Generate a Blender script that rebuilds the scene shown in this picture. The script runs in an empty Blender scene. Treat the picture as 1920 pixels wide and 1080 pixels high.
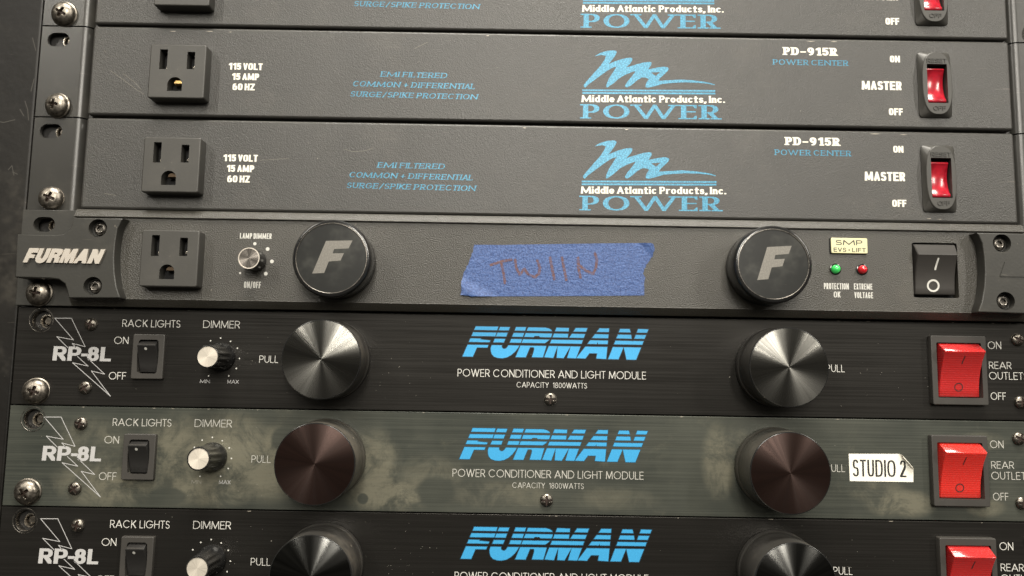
import bpy, math, random
from mathutils import Vector, Matrix
from mathutils.geometry import delaunay_2d_cdt
random.seed(7)
D = bpy.data
scene = bpy.context.scene
COL = scene.collection
MM = 0.001

# ------------------------------------------------------------------ camera
cam_d = D.cameras.new('camera'); cam = D.objects.new('camera', cam_d); COL.objects.link(cam)
cam_d.sensor_width = 36.0; cam_d.lens = 36.0 * 1431.09 / 1920.0
cam_d.clip_start = 0.01; cam_d.clip_end = 50.0
_r = Vector((0.99986032, -0.00407813, 0.01620803))
_u = Vector((-0.01654776, -0.1054402, 0.99428795))
_f = Vector((0.00234586, 0.99441728, 0.10549295))
M = Matrix.Identity(4)
for i in range(3):
    M[i][0] = _r[i]; M[i][1] = _u[i]; M[i][2] = -_f[i]
M[0][3], M[1][3], M[2][3] = -0.0175279, -0.3476192, 0.0196104
cam.matrix_world = M
scene.camera = cam

# ------------------------------------------------------------------ room light
w = D.worlds.new('World'); scene.world = w; w.use_nodes = True
bg = w.node_tree.nodes['Background']
# the room around the rack: pale ceiling above, walls, darker floor below
_tc = w.node_tree.nodes.new('ShaderNodeTexCoord'); _sp = w.node_tree.nodes.new('ShaderNodeSeparateXYZ'); _rp = w.node_tree.nodes.new('ShaderNodeValToRGB')
_mr = w.node_tree.nodes.new('ShaderNodeMapRange'); _mr.inputs['From Min'].default_value = -1
w.node_tree.links.new(_tc.outputs['Generated'], _sp.inputs[0]); w.node_tree.links.new(_sp.outputs[2], _mr.inputs['Value']); w.node_tree.links.new(_mr.outputs[0], _rp.inputs[0])
_rp.color_ramp.elements[0].position = 0.30; _rp.color_ramp.elements[0].color = (0.20, 0.18, 0.15, 1)
_rp.color_ramp.elements[1].position = 0.80; _rp.color_ramp.elements[1].color = (1.0, 0.95, 0.83, 1)
_e = _rp.color_ramp.elements.new(0.52); _e.color = (0.42, 0.39, 0.33, 1)
w.node_tree.links.new(_rp.outputs[0], bg.inputs['Color']); bg.inputs['Strength'].default_value = 0.20
scene.view_settings.view_transform = 'Standard'
scene.view_settings.look = 'None'
scene.view_settings.gamma = 1.0
scene.view_settings.exposure = 0.0
scene.cycles.max_bounces = 6

def area(name, loc, target, sx, sy, power, color=(1.0, 0.945, 0.845)):
    l = D.lights.new(name, 'AREA'); l.shape = 'RECTANGLE'; l.size = sx; l.size_y = sy
    l.energy = power; l.color = color
    o = D.objects.new(name, l); COL.objects.link(o)
    o.location = loc
    o.rotation_euler = (Vector(target) - Vector(loc)).to_track_quat('-Z', 'Y').to_euler()
    return o
# fluorescent ceiling fittings of the room, behind and above the photographer
area('ceiling_light', (-0.12, -3.1, 1.20), (0.05, 0, 0.1), 0.20, 1.0, 38)
area('ceiling_light', (0.58, -3.1, 1.15), (0.05, 0, 0.1), 0.20, 1.0, 36)
area('ceiling_light', (-1.9, -2.4, 1.9), (-0.1, 0, 0.05), 0.22, 1.2, 30)
area('ceiling_light', (0.10, -0.85, 2.0), (0.05, -0.1, 0), 1.1, 0.6, 80)
area('ceiling_light', (2.5, -2.3, 1.5), (0.1, 0, 0.05), 0.22, 1.2, 42)

# ------------------------------------------------------------------ mesh tools
# local frame of everything below, in millimetres: x right, z up, h out of the rack towards the viewer
class MB:
    def __init__(s): s.v = []; s.f = []
    def pt(s, x, z, h): s.v.append((x * MM, -h * MM, z * MM)); return len(s.v) - 1
    def ring(s, poly, h): return [s.pt(p[0], p[1], h) for p in poly]
    def face(s, *i): s.f.append(tuple(i))
    def bridge(s, a, b):
        n = len(a)
        for i in range(n):
            j = (i + 1) % n; s.f.append((a[i], a[j], b[j], b[i]))

def area2(p): return sum(p[i][0] * p[(i + 1) % len(p)][1] - p[(i + 1) % len(p)][0] * p[i][1] for i in range(len(p)))
def ccw(p): return list(p) if area2(p) > 0 else list(p)[::-1]
def pip(x, z, poly):
    c = False; n = len(poly); j = n - 1
    for i in range(n):
        xi, zi = poly[i][:2]; xj, zj = poly[j][:2]
        if (zi > z) != (zj > z) and x < (xj - xi) * (z - zi) / (zj - zi) + xi: c = not c
        j = i
    return c
def inset(poly, d):
    if abs(d) < 1e-9: return list(poly)
    n = len(poly); out = []
    for i in range(n):
        a = Vector(poly[i - 1][:2]); b = Vector(poly[i][:2]); c = Vector(poly[(i + 1) % n][:2])
        e1 = (b - a).normalized(); e2 = (c - b).normalized()
        n1 = Vector((-e1.y, e1.x)); n2 = Vector((-e2.y, e2.x)); m = n1 + n2
        if m.length < 1e-6: m = n1
        k = d / max(0.35, m.normalized().dot(n1)); p = b + m.normalized() * k
        out.append((p.x, p.y))
    return out
def rrect(w, h, r=1.0, n=5, cx=0, cz=0):
    out = []; r = max(min(r, w / 2 - .001, h / 2 - .001), 0.001)
    for q, (sx, sz) in enumerate(((1, -1), (1, 1), (-1, 1), (-1, -1))):
        for k in range(n + 1):
            a = math.radians(-90 + 90 * q + 90 * k / n)
            out.append((cx + sx * (w / 2 - r) + r * math.cos(a), cz + sz * (h / 2 - r) + r * math.sin(a)))
    return out
def circ(r, n=32, cx=0, cz=0, ph=0.0):
    return [(cx + r * math.cos(2 * math.pi * i / n + ph), cz + r * math.sin(2 * math.pi * i / n + ph)) for i in range(n)]
def superell(a, b, e, n=48, cx=0, cz=0):
    out = []
    for i in range(n):
        t = 2 * math.pi * i / n; c, s = math.cos(t), math.sin(t)
        out.append((cx + a * math.copysign(abs(c) ** (2 / e), c), cz + b * math.copysign(abs(s) ** (2 / e), s)))
    return out
def dedge(poly, step, jit):
    """ragged copy of a closed outline"""
    out = []
    for i in range(len(poly)):
        a, b = poly[i], poly[(i + 1) % len(poly)]
        L = math.hypot(b[0] - a[0], b[1] - a[1]); k = max(1, int(L / step))
        for q in range(k):
            t = q / k; out.append((a[0] + (b[0] - a[0]) * t + random.uniform(-jit, jit), a[1] + (b[1] - a[1]) * t + random.uniform(-jit, jit)))
    return out
def cdt(pts, edges, faces, mode):
    r = delaunay_2d_cdt([Vector(p) for p in pts], edges, faces, mode, 1e-5)
    V = [(q.x, q.y) for q in r[0]]; F = []
    for k, t in enumerate(r[2]):
        t = list(t)
        if faces and not r[5][k]: continue
        if area2([V[i] for i in t]) < 0: t.reverse()
        F.append(t)
    return V, F
def tri(outer, holes=(), extra=()):
    pts = []; edges = []
    for lp in [outer] + list(holes):
        b = len(pts); n = len(lp); pts += [tuple(p[:2]) for p in lp]; edges += [(b + i, b + (i + 1) % n) for i in range(n)]
    pts += list(extra)
    V, F = cdt(pts, edges, [], 0); out = []
    for t in F:
        x = sum(V[i][0] for i in t) / 3; z = sum(V[i][1] for i in t) / 3
        if pip(x, z, outer) and not any(pip(x, z, h) for h in holes): out.append(t)
    return V, out
def union(polys):
    pts = []; faces = []
    for p in polys:
        p = ccw(p); b = len(pts); pts += [tuple(q[:2]) for q in p]; faces.append(list(range(b, b + len(p))))
    return cdt(pts, [], faces, 1)
def cap(mb, outer, h, holes=()):
    V, F = tri(outer, holes); b = len(mb.v)
    for p in V: mb.pt(p[0], p[1], h)
    for t in F: mb.face(*[b + i for i in t])
def walls(mb, poly, h0, h1, inward=False):
    a = mb.ring(poly, h0); b = mb.ring(poly, h1)
    if inward: mb.bridge(b, a)
    else: mb.bridge(a, b)
def solid(mb, outer, h0, h1, bevel=0.0, holes=(), segs=3):
    """a plate standing from h0 to h1 with rounded front edge; holes = (outline, depth, bottomed)"""
    outer = ccw(outer); prev = mb.ring(outer, h0)
    if bevel > 0:
        for k in range(segs + 1):
            a = math.radians(90 * k / segs)
            cur = mb.ring(inset(outer, bevel * (1 - math.cos(a))), h1 - bevel + bevel * math.sin(a))
            mb.bridge(prev, cur); prev = cur
        top = inset(outer, bevel)
    else:
        cur = mb.ring(outer, h1); mb.bridge(prev, cur); top = outer
    hs = [ccw(h[0]) for h in holes]
    cap(mb, top, h1, hs)
    for h, o in zip(holes, hs):
        walls(mb, o, h1 - h[1], h1, True)
        if len(h) > 2 and h[2]: cap(mb, o, h1 - h[1])
def loft(mb, rings, close=True):
    prev = None
    for poly, h in rings:
        cur = mb.ring(poly, h)
        if prev: mb.bridge(prev, cur)
        prev = cur
    if close: cap(mb, rings[-1][0], rings[-1][1])
def lathe(mb, prof, n=40, cx=0, cz=0, flute=None):
    prev = None
    for r, h in prof:
        if r < 1e-6:
            c = mb.pt(cx, cz, h)
            if prev:
                for i in range(n): mb.face(prev[i], prev[(i + 1) % n], c)
            prev = None; continue
        poly = circ(r, n, cx, cz)
        if flute: poly = [(cx + (p[0] - cx) * flute(i, h), cz + (p[1] - cz) * flute(i, h)) for i, p in enumerate(poly)]
        cur = mb.ring(poly, h)
        if prev: mb.bridge(prev, cur)
        prev = cur
def box(mb, x0, x1, z0, z1, h0, h1, bevel=0.0):
    solid(mb, [(x0, z0), (x1, z0), (x1, z1), (x0, z1)], h0, h1, bevel, segs=2)
def bar(mb, x0, x1, prof):
    """extrude a (z,h) profile along x; prof runs top to bottom"""
    a = [mb.pt(x0, z, h) for z, h in prof]; b = [mb.pt(x1, z, h) for z, h in prof]
    for i in range(len(prof) - 1): mb.face(a[i], a[i + 1], b[i + 1], b[i])
    mb.face(*a[::-1]); mb.face(*b)
def tris_solid(mb, V, F, h0, h1):
    b = len(mb.v)
    for p in V: mb.pt(p[0], p[1], h1)
    cnt = {}
    for t in F:
        mb.face(*[b + i for i in t])
        for i in range(len(t)):
            e = (t[i], t[(i + 1) % len(t)]); cnt[e] = 1
    if h1 - h0 > 0.05:
        low = {}
        for (i, j) in cnt:
            if (j, i) not in cnt:
                for q in (i, j):
                    if q not in low: low[q] = mb.pt(V[q][0], V[q][1], h0)
                mb.face(low[i], low[j], b + j, b + i)

def obj(name, mb, mat, parent=None, loc=(0, 0, 0), rot=None, sharp=32, label=None):
    me = D.meshes.new(name)
    me.from_pydata(mb.v, [], mb.f); me.update()
    me.materials.append(mat)
    uv = me.uv_layers.new(name='flat')
    co = [0.0] * (3 * len(me.vertices)); me.vertices.foreach_get('co', co)
    vi = [0] * len(me.loops); me.loops.foreach_get('vertex_index', vi)
    buf = []
    for i in vi: buf += [co[3 * i] * 10, co[3 * i + 2] * 10]
    uv.data.foreach_set('uv', buf)
    me.shade_smooth(); me.set_sharp_from_angle(angle=math.radians(sharp))
    return link(name, me, parent, loc, rot, label)
def link(name, me, parent=None, loc=(0, 0, 0), rot=None, label=None):
    o = D.objects.new(name, me); COL.objects.link(o)
    if parent: o.parent = parent
    o.location = (loc[0] * MM, -loc[2] * MM, loc[1] * MM)
    if rot: o.rotation_euler = rot
    if label: o['label'] = label
    return o
def thing(name, label, cat, z=0.0, x=0.0, group=None):
    o = D.objects.new(name, None); COL.objects.link(o); o.empty_display_size = 0.02
    o.location = (x * MM, 0, z * MM)
    o['label'] = label; o['category'] = cat
    if group: o['group'] = group
    return o
def tag(o, label, cat, group=None):
    o['label'] = label; o['category'] = cat
    if group: o['group'] = group
    return o

# ------------------------------------------------------------------ materials
class NT:
    def __init__(s, name):
        s.m = D.materials.new(name); s.m.use_nodes = True; s.t = s.m.node_tree
        s.b = s.t.nodes['Principled BSDF']; s.co = s.n('ShaderNodeTexCoord').outputs['Object']
    def n(s, ty, **kw):
        q = s.t.nodes.new(ty)
        for k, v in kw.items(): setattr(q, k, v)
        return q
    def l(s, a, b): s.t.links.new(a, b)
    def vec(s, scale):
        q = s.n('ShaderNodeMapping'); s.l(s.co, q.inputs['Vector']); q.inputs['Scale'].default_value = scale; return q.outputs[0]
    def noise(s, scale, detail=2, rough=0.5, sc=(1, 1, 1), dist=0.0):
        q = s.n('ShaderNodeTexNoise'); s.l(s.vec(sc) if sc != (1, 1, 1) else s.co, q.inputs['Vector'])
        q.inputs['Scale'].default_value = scale; q.inputs['Detail'].default_value = detail
        q.inputs['Roughness'].default_value = rough; q.inputs['Distortion'].default_value = dist
        return q.outputs['Fac']
    def ramp(s, fac, a, b, lo=0.0, hi=1.0):
        q = s.n('ShaderNodeMapRange', interpolation_type='SMOOTHSTEP'); s.l(fac, q.inputs['Value'])
        q.inputs['From Min'].default_value = a; q.inputs['From Max'].default_value = b
        q.inputs['To Min'].default_value = lo; q.inputs['To Max'].default_value = hi
        return q.outputs[0]
    def math(s, op, a, b=0.0):
        q = s.n('ShaderNodeMath', operation=op)
        for i, x in enumerate((a, b)):
            if isinstance(x, (int, float)): q.inputs[i].default_value = x
            else: s.l(x, q.inputs[i])
        return q.outputs[0]
    def mix(s, fac, a, b):
        q = s.n('ShaderNodeMix', data_type='RGBA')
        if isinstance(fac, (int, float)): q.inputs[0].default_value = fac
        else: s.l(fac, q.inputs[0])
        for k, x in ((6, a), (7, b)):
            if isinstance(x, tuple): q.inputs[k].default_value = (*x[:3], 1)
            else: s.l(x, q.inputs[k])
        return q.outputs[2]
    def color(s, c):
        if isinstance(c, tuple): s.b.inputs['Base Color'].default_value = (*c[:3], 1)
        else: s.l(c, s.b.inputs['Base Color'])
    def set(s, **kw):
        for k, v in kw.items():
            k = k.replace('_', ' ')
            if isinstance(v, (int, float, tuple)): s.b.inputs[k].default_value = v
            else: s.l(v, s.b.inputs[k])
    def bump(s, height, strength=0.3, dist=0.0002, normal=None):
        q = s.n('ShaderNodeBump'); q.inputs['Strength'].default_value = strength; q.inputs['Distance'].default_value = dist
        s.l(height, q.inputs['Height'])
        if normal: s.l(normal, q.inputs['Normal'])
        return q.outputs[0]

def paint(name, base, rough, bump_scale=0, bump=0.0, dist=0.0002, spec=0.5, dust=0.0, mott=0.0, dustcol=(0.30, 0.27, 0.22), detail=2, fine=True):
    n = NT(name); c = base
    if mott:
        f = n.ramp(n.noise(22, 3, 0.6), 0.35, 0.7)
        c = n.mix(f, tuple(x * (1 - mott) for x in base), tuple(x * (1 + mott) for x in base))
    if dust:
        sp = n.ramp(n.noise(520, 1, 0.5), 0.76, 0.82)
        cl = n.ramp(n.noise(60, 2, 0.6), 0.55, 0.75)
        c = n.mix(n.math('MULTIPLY', n.math('MULTIPLY', sp, cl), min(1.0, dust * 2)), c, dustcol)
        film = n.ramp(n.noise(35, 4, 0.7), 0.5, 0.8, 0.0, dust * 0.22)
        c = n.mix(film, c, dustcol)
        # fine scratches
        scr = n.noise(30, 2, 0.5, sc=(1.0, 1.0, 22.0), dist=1.5)
        s2 = n.math('MULTIPLY', n.ramp(scr, 0.74, 0.78), dust * 0.5)
        c = n.mix(s2, c, dustcol)
    n.color(c); n.set(Roughness=n.ramp(n.noise(40, 3, 0.6), 0.3, 0.75, rough * 0.95, rough * 1.05) if fine else rough)
    n.b.inputs['Specular IOR Level'].default_value = spec
    if bump_scale: n.set(Normal=n.bump(n.noise(bump_scale, detail, 0.55), bump, dist))
    return n.m

def brushed(name, base, rough=0.32, metal=0.85, aniso=0.7, patina=None, strength=0.16):
    n = NT(name)
    rubs = n.ramp(n.noise(9, 3, 0.6), 0.35, 0.7, 0.85, 1.12)
    g = n.noise(3600, 2, 0.6, sc=(0.006, 1, 1)); g2 = n.noise(1500, 3, 0.6, sc=(0.008, 1, 1))
    c = n.mix(n.ramp(g2, 0.3, 0.7), tuple(x * 0.94 for x in base), tuple(x * 1.06 for x in base))
    met = metal
    if patina:
        blobs, cA, cB, darks = patina
        warp = n.noise(62, 9, 0.72, dist=0.7); tot = None
        fine = n.noise(300, 4, 0.7, dist=0.8)
        sep = n.n('ShaderNodeSeparateXYZ'); n.l(n.co, sep.inputs[0])
        def blob(x, z, rx, rz):
            a = n.math('DIVIDE', n.math('SUBTRACT', sep.outputs[0], x * MM), rx * MM)
            b = n.math('DIVIDE', n.math('SUBTRACT', sep.outputs[2], z * MM), rz * MM)
            return n.math('ADD', n.math('MULTIPLY', a, a), n.math('MULTIPLY', b, b))
        for (x, z, rx, rz, st) in blobs:
            d = n.ramp(blob(x, z, rx, rz), 1.7, 0.0, 0.0, st)
            tot = d if tot is None else n.math('MAXIMUM', tot, d)
        f = n.math('MULTIPLY', tot, n.ramp(warp, 0.37, 0.59, 0.12, 1.2))
        f = n.math('ADD', f, n.ramp(warp, 0.55, 0.78, 0.0, 0.30))
        f = n.math('MULTIPLY', f, n.ramp(fine, 0.25, 0.55, 0.72, 1.0))
        for (x, z, rx, rz) in darks:
            f = n.math('MULTIPLY', f, n.ramp(n.math('ADD', blob(x, z, rx, rz), n.math('MULTIPLY', warp, 0.8)), 1.0, 1.6, 0.05, 1.0))
        # ragged dark scratch clusters through the tarnish
        streak = n.noise(900, 3, 0.7, sc=(0.12, 1, 1)); f = n.math('MULTIPLY', f, n.ramp(streak, 0.3, 0.7, 0.82, 1.12))
        sc = n.noise(150, 5, 0.75, sc=(1.0, 1, 2.2), dist=2.5)
        f = n.math('MULTIPLY', f, n.ramp(sc, 0.62, 0.70, 1.0, 0.45))
        f.node.use_clamp = True
        cc = n.mix(n.ramp(n.noise(24, 3, 0.6), 0.3, 0.7), cA[0], cA[1])
        c = n.mix(n.ramp(g2, 0.3, 0.7, 0.0, 0.25), n.mix(f, cc, cB), c)
    n.color(c)
    n.set(Metallic=met, Roughness=n.math('MULTIPLY', rubs, n.ramp(g2, 0.3, 0.7, rough * 0.85, rough * 1.2)))
    tg = n.n('ShaderNodeTangent', direction_type='UV_MAP', uv_map='flat'); n.l(tg.outputs[0], n.b.inputs['Tangent'])
    n.set(Anisotropic=aniso, Anisotropic_Rotation=0.0)
    n.set(Normal=n.bump(n.math('ADD', g, g2), strength, 0.00003))
    return n.m

def spun(name, base, rough=0.28, aniso=0.85, metal=1.0, spokes=0.5, rot=0.25):
    """lathe-turned metal: fine concentric grooves give radial streaks, also put into the colour"""
    n = NT(name)
    sep = n.n('ShaderNodeSeparateXYZ'); n.l(n.co, sep.inputs[0])
    ang = n.math('ARCTAN2', sep.outputs[2], sep.outputs[0])
    cmb = n.n('ShaderNodeCombineXYZ'); n.l(n.math('COSINE', ang), cmb.inputs[0]); n.l(n.math('SINE', ang), cmb.inputs[1])
    q = n.n('ShaderNodeTexNoise'); n.l(cmb.outputs[0], q.inputs['Vector']); q.inputs['Scale'].default_value = 3.2; q.inputs['Detail'].default_value = 5; q.inputs['Roughness'].default_value = 0.7
    c = n.mix(n.ramp(q.outputs['Fac'], 0.35, 0.65), tuple(x * (1 - spokes) for x in base), tuple(x * (1 + spokes) for x in base))  # radial light streaks painted into the base colour
    n.color(c); n.set(Metallic=metal, Roughness=n.ramp(q.outputs['Fac'], 0.3, 0.7, rough * 1.2, rough * 0.8), Anisotropic=aniso, Anisotropic_Rotation=rot)
    tg = n.n('ShaderNodeTangent', direction_type='RADIAL', axis='Y'); n.l(tg.outputs[0], n.b.inputs['Tangent'])
    return n.m

def plain(name, base, rough=0.5, metal=0.0, spec=0.5, coat=0.0, **kw):
    n = NT(name); n.color(base); n.set(Roughness=rough, Metallic=metal)
    n.b.inputs['Specular IOR Level'].default_value = spec; n.b.inputs['Coat Weight'].default_value = coat
    n.set(**kw); return n.m

def ink(name, base, rough=0.5, spark=0.0, metal=0.0, bump=0.0, worn=0.0, under=(0.03, 0.03, 0.027), bs=900):
    n = NT(name); c = base
    if spark:
        f = n.ramp(n.noise(1500, 2, 0.7), 0.45, 0.62)
        c = n.mix(f, tuple(x * (1 - spark) for x in base), tuple(min(1, x * (1 + spark)) for x in base))
    if worn:
        f = n.ramp(n.noise(1100, 2, 0.6), 0.60, 0.70, 0, worn); c = n.mix(f, c, under)
    n.color(c); n.set(Roughness=rough, Metallic=metal)
    if bump: n.set(Normal=n.bump(n.noise(bs, 2, 0.55), bump, 0.0002))
    return n.m

K = {}
K['pd'] = paint('textured_grey_paint', (0.038, 0.0365, 0.033), 0.40, 2100, 0.9, 0.00017, 0.62, dust=0.25, mott=0.05)
K['pd_ear'] = paint('smooth_grey_paint', (0.030, 0.029, 0.026), 0.30, 300, 0.10, 0.0002, 0.5, dust=0.35)
K['pl'] = paint('coarse_black_paint', (0.038, 0.035, 0.028), 0.40, 2000, 1.0, 0.00026, 0.7, dust=0.25, mott=0.08)
K['pl_ear'] = paint('black_cast_paint', (0.034, 0.033, 0.029), 0.40, 900, 0.18, 0.0002, 0.5, dust=0.35)
K['black'] = brushed('black_brushed_aluminium', (0.034, 0.032, 0.029), 0.36, 0.70, 0.6)
blobs = [(-204, 6, 16, 11, .45), (-196, -12, 22, 10, .8), (-165, 2, 14, 16, .85), (-160, -13, 20, 7, .9), (-141, 2, 18, 17, 1.0), (-124, -2, 16, 15, .95),
         (-146, -14, 16, 7, .9), (-78, -4, 12, 17, .9), (-70, -15, 18, 7, 1.0), (-52, -8, 14, 10, .55), (-20, -14, 22, 6, .5), (30, -15, 18, 5, .35),
         (77, 2, 7, 15, .9), (86, 8, 7, 10, .6), (158, -15, 14, 6, 1.0), (148, -10, 12, 5, .6), (196, -16, 8, 4, .7), (196, 13, 10, 4, .4)]
darks = [(-81.5, -16.6, 2.6, 2.6), (-49, -13, 9, 7), (-168, -17, 9, 4), (-118, 9, 6, 6)]
K['tarnish'] = brushed('tarnished_green_aluminium', (0.10, 0.105, 0.08), 0.40, 0.35, 0.4, (blobs, ((0.042, 0.047, 0.041), (0.070, 0.074, 0.062)), (0.185, 0.175, 0.130), darks), 0.18)
K['plastic'] = paint('grey_black_plastic', (0.050, 0.048, 0.043), 0.42, 1300, 0.25, 0.0001, 0.5, dust=0.30)
K['bezel'] = paint('bezel_plastic', (0.040, 0.037, 0.033), 0.45, 1300, 0.2, 0.0001, 0.5, dust=0.25)
K['rocker'] = plain('black_rocker_plastic', (0.022, 0.021, 0.020), 0.38)
K['rocker4'] = paint('satin_black_rocker', (0.036, 0.033, 0.030), 0.42, 1300, 0.1, 0.0001, 0.5, dust=0.2)
K['gloss'] = paint('gloss_black_plastic', (0.012, 0.012, 0.012), 0.16, 0, 0, 0, 0.5, dust=0.5)
K['knobside'] = paint('dusty_knob_side', (0.035, 0.033, 0.030), 0.34, 600, 0.15, 0.0001, 0.5, dust=1.0, dustcol=(0.42, 0.36, 0.28))
K['knobside2'] = paint('worn_knob_side', (0.050, 0.046, 0.038), 0.45, 900, 0.4, 0.0002, 0.5, dust=1.0, dustcol=(0.45, 0.38, 0.29), mott=0.3)
K['cap5'] = spun('dark_spun_metal', (0.15, 0.147, 0.136), 0.28, 0.95, 1.0, 0.3)
K['cap6'] = spun('maroon_spun_metal', (0.029, 0.0165, 0.0135), 0.38, 0.85, 0.75, 0.2)
K['cap7'] = spun('black_spun_metal', (0.080, 0.080, 0.077), 0.23, 0.97, 1.0, 0.4)
K['cap_grey'] = spun('grey_spun_metal', (0.34, 0.31, 0.28), 0.26, 0.8, 0.9, 0.5)
K['silver'] = spun('silver_spun_metal', (0.86, 0.79, 0.68), 0.38, 0.5, 0.6, 0.18)
K['insert'] = paint('satin_charcoal_insert', (0.016, 0.0165, 0.0155), 0.30, 0, 0, 0, 0.35, dust=0.8, dustcol=(0.3, 0.3, 0.26))
K['fgrey'] = ink('grey_metallic_ink', (0.19, 0.18, 0.16), 0.42, 0.1, 0.4)
K['chrome'] = plain('warm_chrome', (0.86, 0.79, 0.70), 0.34, 0.7)
def steel(name, c, r):
    n = NT(name)
    f = n.ramp(n.noise(700, 3, 0.6), 0.40, 0.66); n.color(n.mix(f, c, tuple(x * .62 for x in c)))
    n.set(Metallic=1.0, Roughness=n.ramp(n.noise(500, 3, 0.6), 0.3, 0.7, r * 0.75, r * 1.4)); return n.m
K['steel'] = steel('worn_steel_screw', (0.30, 0.27, 0.23), 0.36)
K['steel_dark'] = steel('dark_steel_screw', (0.20, 0.185, 0.165), 0.34)
K['steel_bright'] = steel('bright_bare_steel', (0.72, 0.66, 0.57), 0.28)
K['recess'] = plain('dark_reddish_recess', (0.030, 0.017, 0.012), 0.55, 0.3)
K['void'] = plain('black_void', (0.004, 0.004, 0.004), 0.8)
K['brass_dark'] = plain('tarnished_brass_contact', (0.10, 0.07, 0.045), 0.5, 0.8)
K['scuff'] = plain('scuffed_paint', (0.16, 0.15, 0.125), 0.5)
K['chip'] = plain('chipped_edge_metal', (0.45, 0.41, 0.34), 0.4, 0.5)
K['lint'] = plain('pale_dust', (0.34, 0.32, 0.27), 0.8)
K['brass'] = plain('brass_contact', (0.75, 0.50, 0.20), 0.35, 1.0)
K['side'] = paint('rack_black_brown', (0.0085, 0.0076, 0.0064), 0.50, 260, 0.35, 0.0003, 0.28, dust=0.55, mott=0.25)
K['rail'] = paint('rack_rail_black', (0.022, 0.021, 0.020), 0.4, 0, 0, 0, 0.5, dust=0.3)
K['white'] = ink('white_ink', (0.58, 0.57, 0.53), 0.5)
K['white_pd'] = ink('cream_ink', (0.80, 0.77, 0.67), 0.5, bump=0.4)
K['white_dull'] = ink('dulled_white_ink', (0.44, 0.43, 0.39), 0.5, worn=0.25, under=(0.1, 0.1, 0.08))
K['grey_ink'] = ink('light_grey_ink', (0.42, 0.415, 0.41), 0.5)
K['faint'] = ink('worn_grey_ink', (0.22, 0.21, 0.18), 0.5, worn=0.8, under=(0.15, 0.14, 0.09))
K['blue_pd'] = ink('sparkling_blue_ink', (0.052, 0.245, 0.38), 0.38, 0.28, 0.15, 0.5)
K['blue'] = ink('sky_blue_ink', (0.06, 0.40, 0.76), 0.30, 0.05, 0.25)
K['dblue'] = ink('navy_outline_ink', (0.010, 0.06, 0.11), 0.4)
K['black_ink'] = ink('black_ink', (0.02, 0.02, 0.02), 0.5)
K['paper'] = plain('cream_paper_label', (0.84, 0.81, 0.71), 0.55)
K['badge'] = plain('pale_gold_badge', (0.72, 0.68, 0.42), 0.35, 0.15)
def redp(name, c, em=0.0, bs=1100):
    n = NT(name); n.color(c); n.set(Roughness=0.22); n.b.inputs['Coat Weight'].default_value = 0.4; n.b.inputs['Coat Roughness'].default_value = 0.1
    n.b.inputs['Subsurface Weight'].default_value = 0.35; n.b.inputs['Subsurface Radius'].default_value = (0.004, 0.0008, 0.0006); n.b.inputs['Subsurface Scale'].default_value = 1.0
    wv = n.n('ShaderNodeTexWave', wave_type='BANDS', bands_direction='Z'); n.l(n.co, wv.inputs[0]); wv.inputs['Scale'].default_value = 320
    n.set(Normal=n.bump(wv.outputs['Fac'], 0.35, 0.00012))
    if em: n.b.inputs['Emission Color'].default_value = (1.0, 0.04, 0.025, 1); n.b.inputs['Emission Strength'].default_value = em
    return n.m
K['red5'] = redp('red_rocker_plastic', (0.50, 0.030, 0.030))
K['red6'] = redp('lit_red_rocker_plastic', (0.60, 0.036, 0.028), 0.07)
def redg(name):
    n = NT(name); n.color(n.mix(n.ramp(n.noise(260, 2), .35, .65), (0.44, 0.011, 0.026), (0.30, 0.008, 0.018))); n.set(Roughness=0.24); n.b.inputs['Coat Weight'].default_value = 0.5; n.b.inputs['Coat Roughness'].default_value = 0.14
    n.b.inputs['Subsurface Weight'].default_value = 0.3; n.b.inputs['Subsurface Radius'].default_value = (0.004, 0.0008, 0.0006)
    n.set(Normal=n.bump(n.noise(170, 1, 0.5), 0.18, 0.0003)); return n.m
K['redglass'] = redg('glossy_red_rocker')
K['led_g'] = plain('green_lens', (0.05, 0.62, 0.12), 0.12, coat=1.0, Emission_Color=(0.1, 1, 0.2, 1), Emission_Strength=0.15)
K['led_r'] = plain('red_lens', (0.62, 0.02, 0.03), 0.12, coat=1.0, Emission_Color=(1, 0.03, 0.03, 1), Emission_Strength=0.08)
def tapem():
    n = NT('blue_masking_tape')
    a = n.noise(1300, 2, 0.6, sc=(1, 1, 1), dist=0.6); b = n.noise(500, 3, 0.6, sc=(0.6, 1, 1.5))
    n.color(n.mix(n.ramp(a, 0.35, 0.66), (0.024, 0.056, 0.18), (0.064, 0.125, 0.32)))
    n.set(Roughness=0.46, Normal=n.bump(n.math('ADD', a, b), 0.9, 0.00022)); return n.m
K['tape'] = tapem()
def marker():
    n = NT('brown_marker_ink'); a = n.noise(1300, 2, 0.6, dist=0.6)
    n.color(n.mix(n.ramp(a, 0.42, 0.62), (0.105, 0.042, 0.040), (0.075, 0.070, 0.15)))
    n.set(Roughness=0.5, Normal=n.bump(a, 0.8, 0.0002)); return n.m
K['marker'] = marker()

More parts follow.
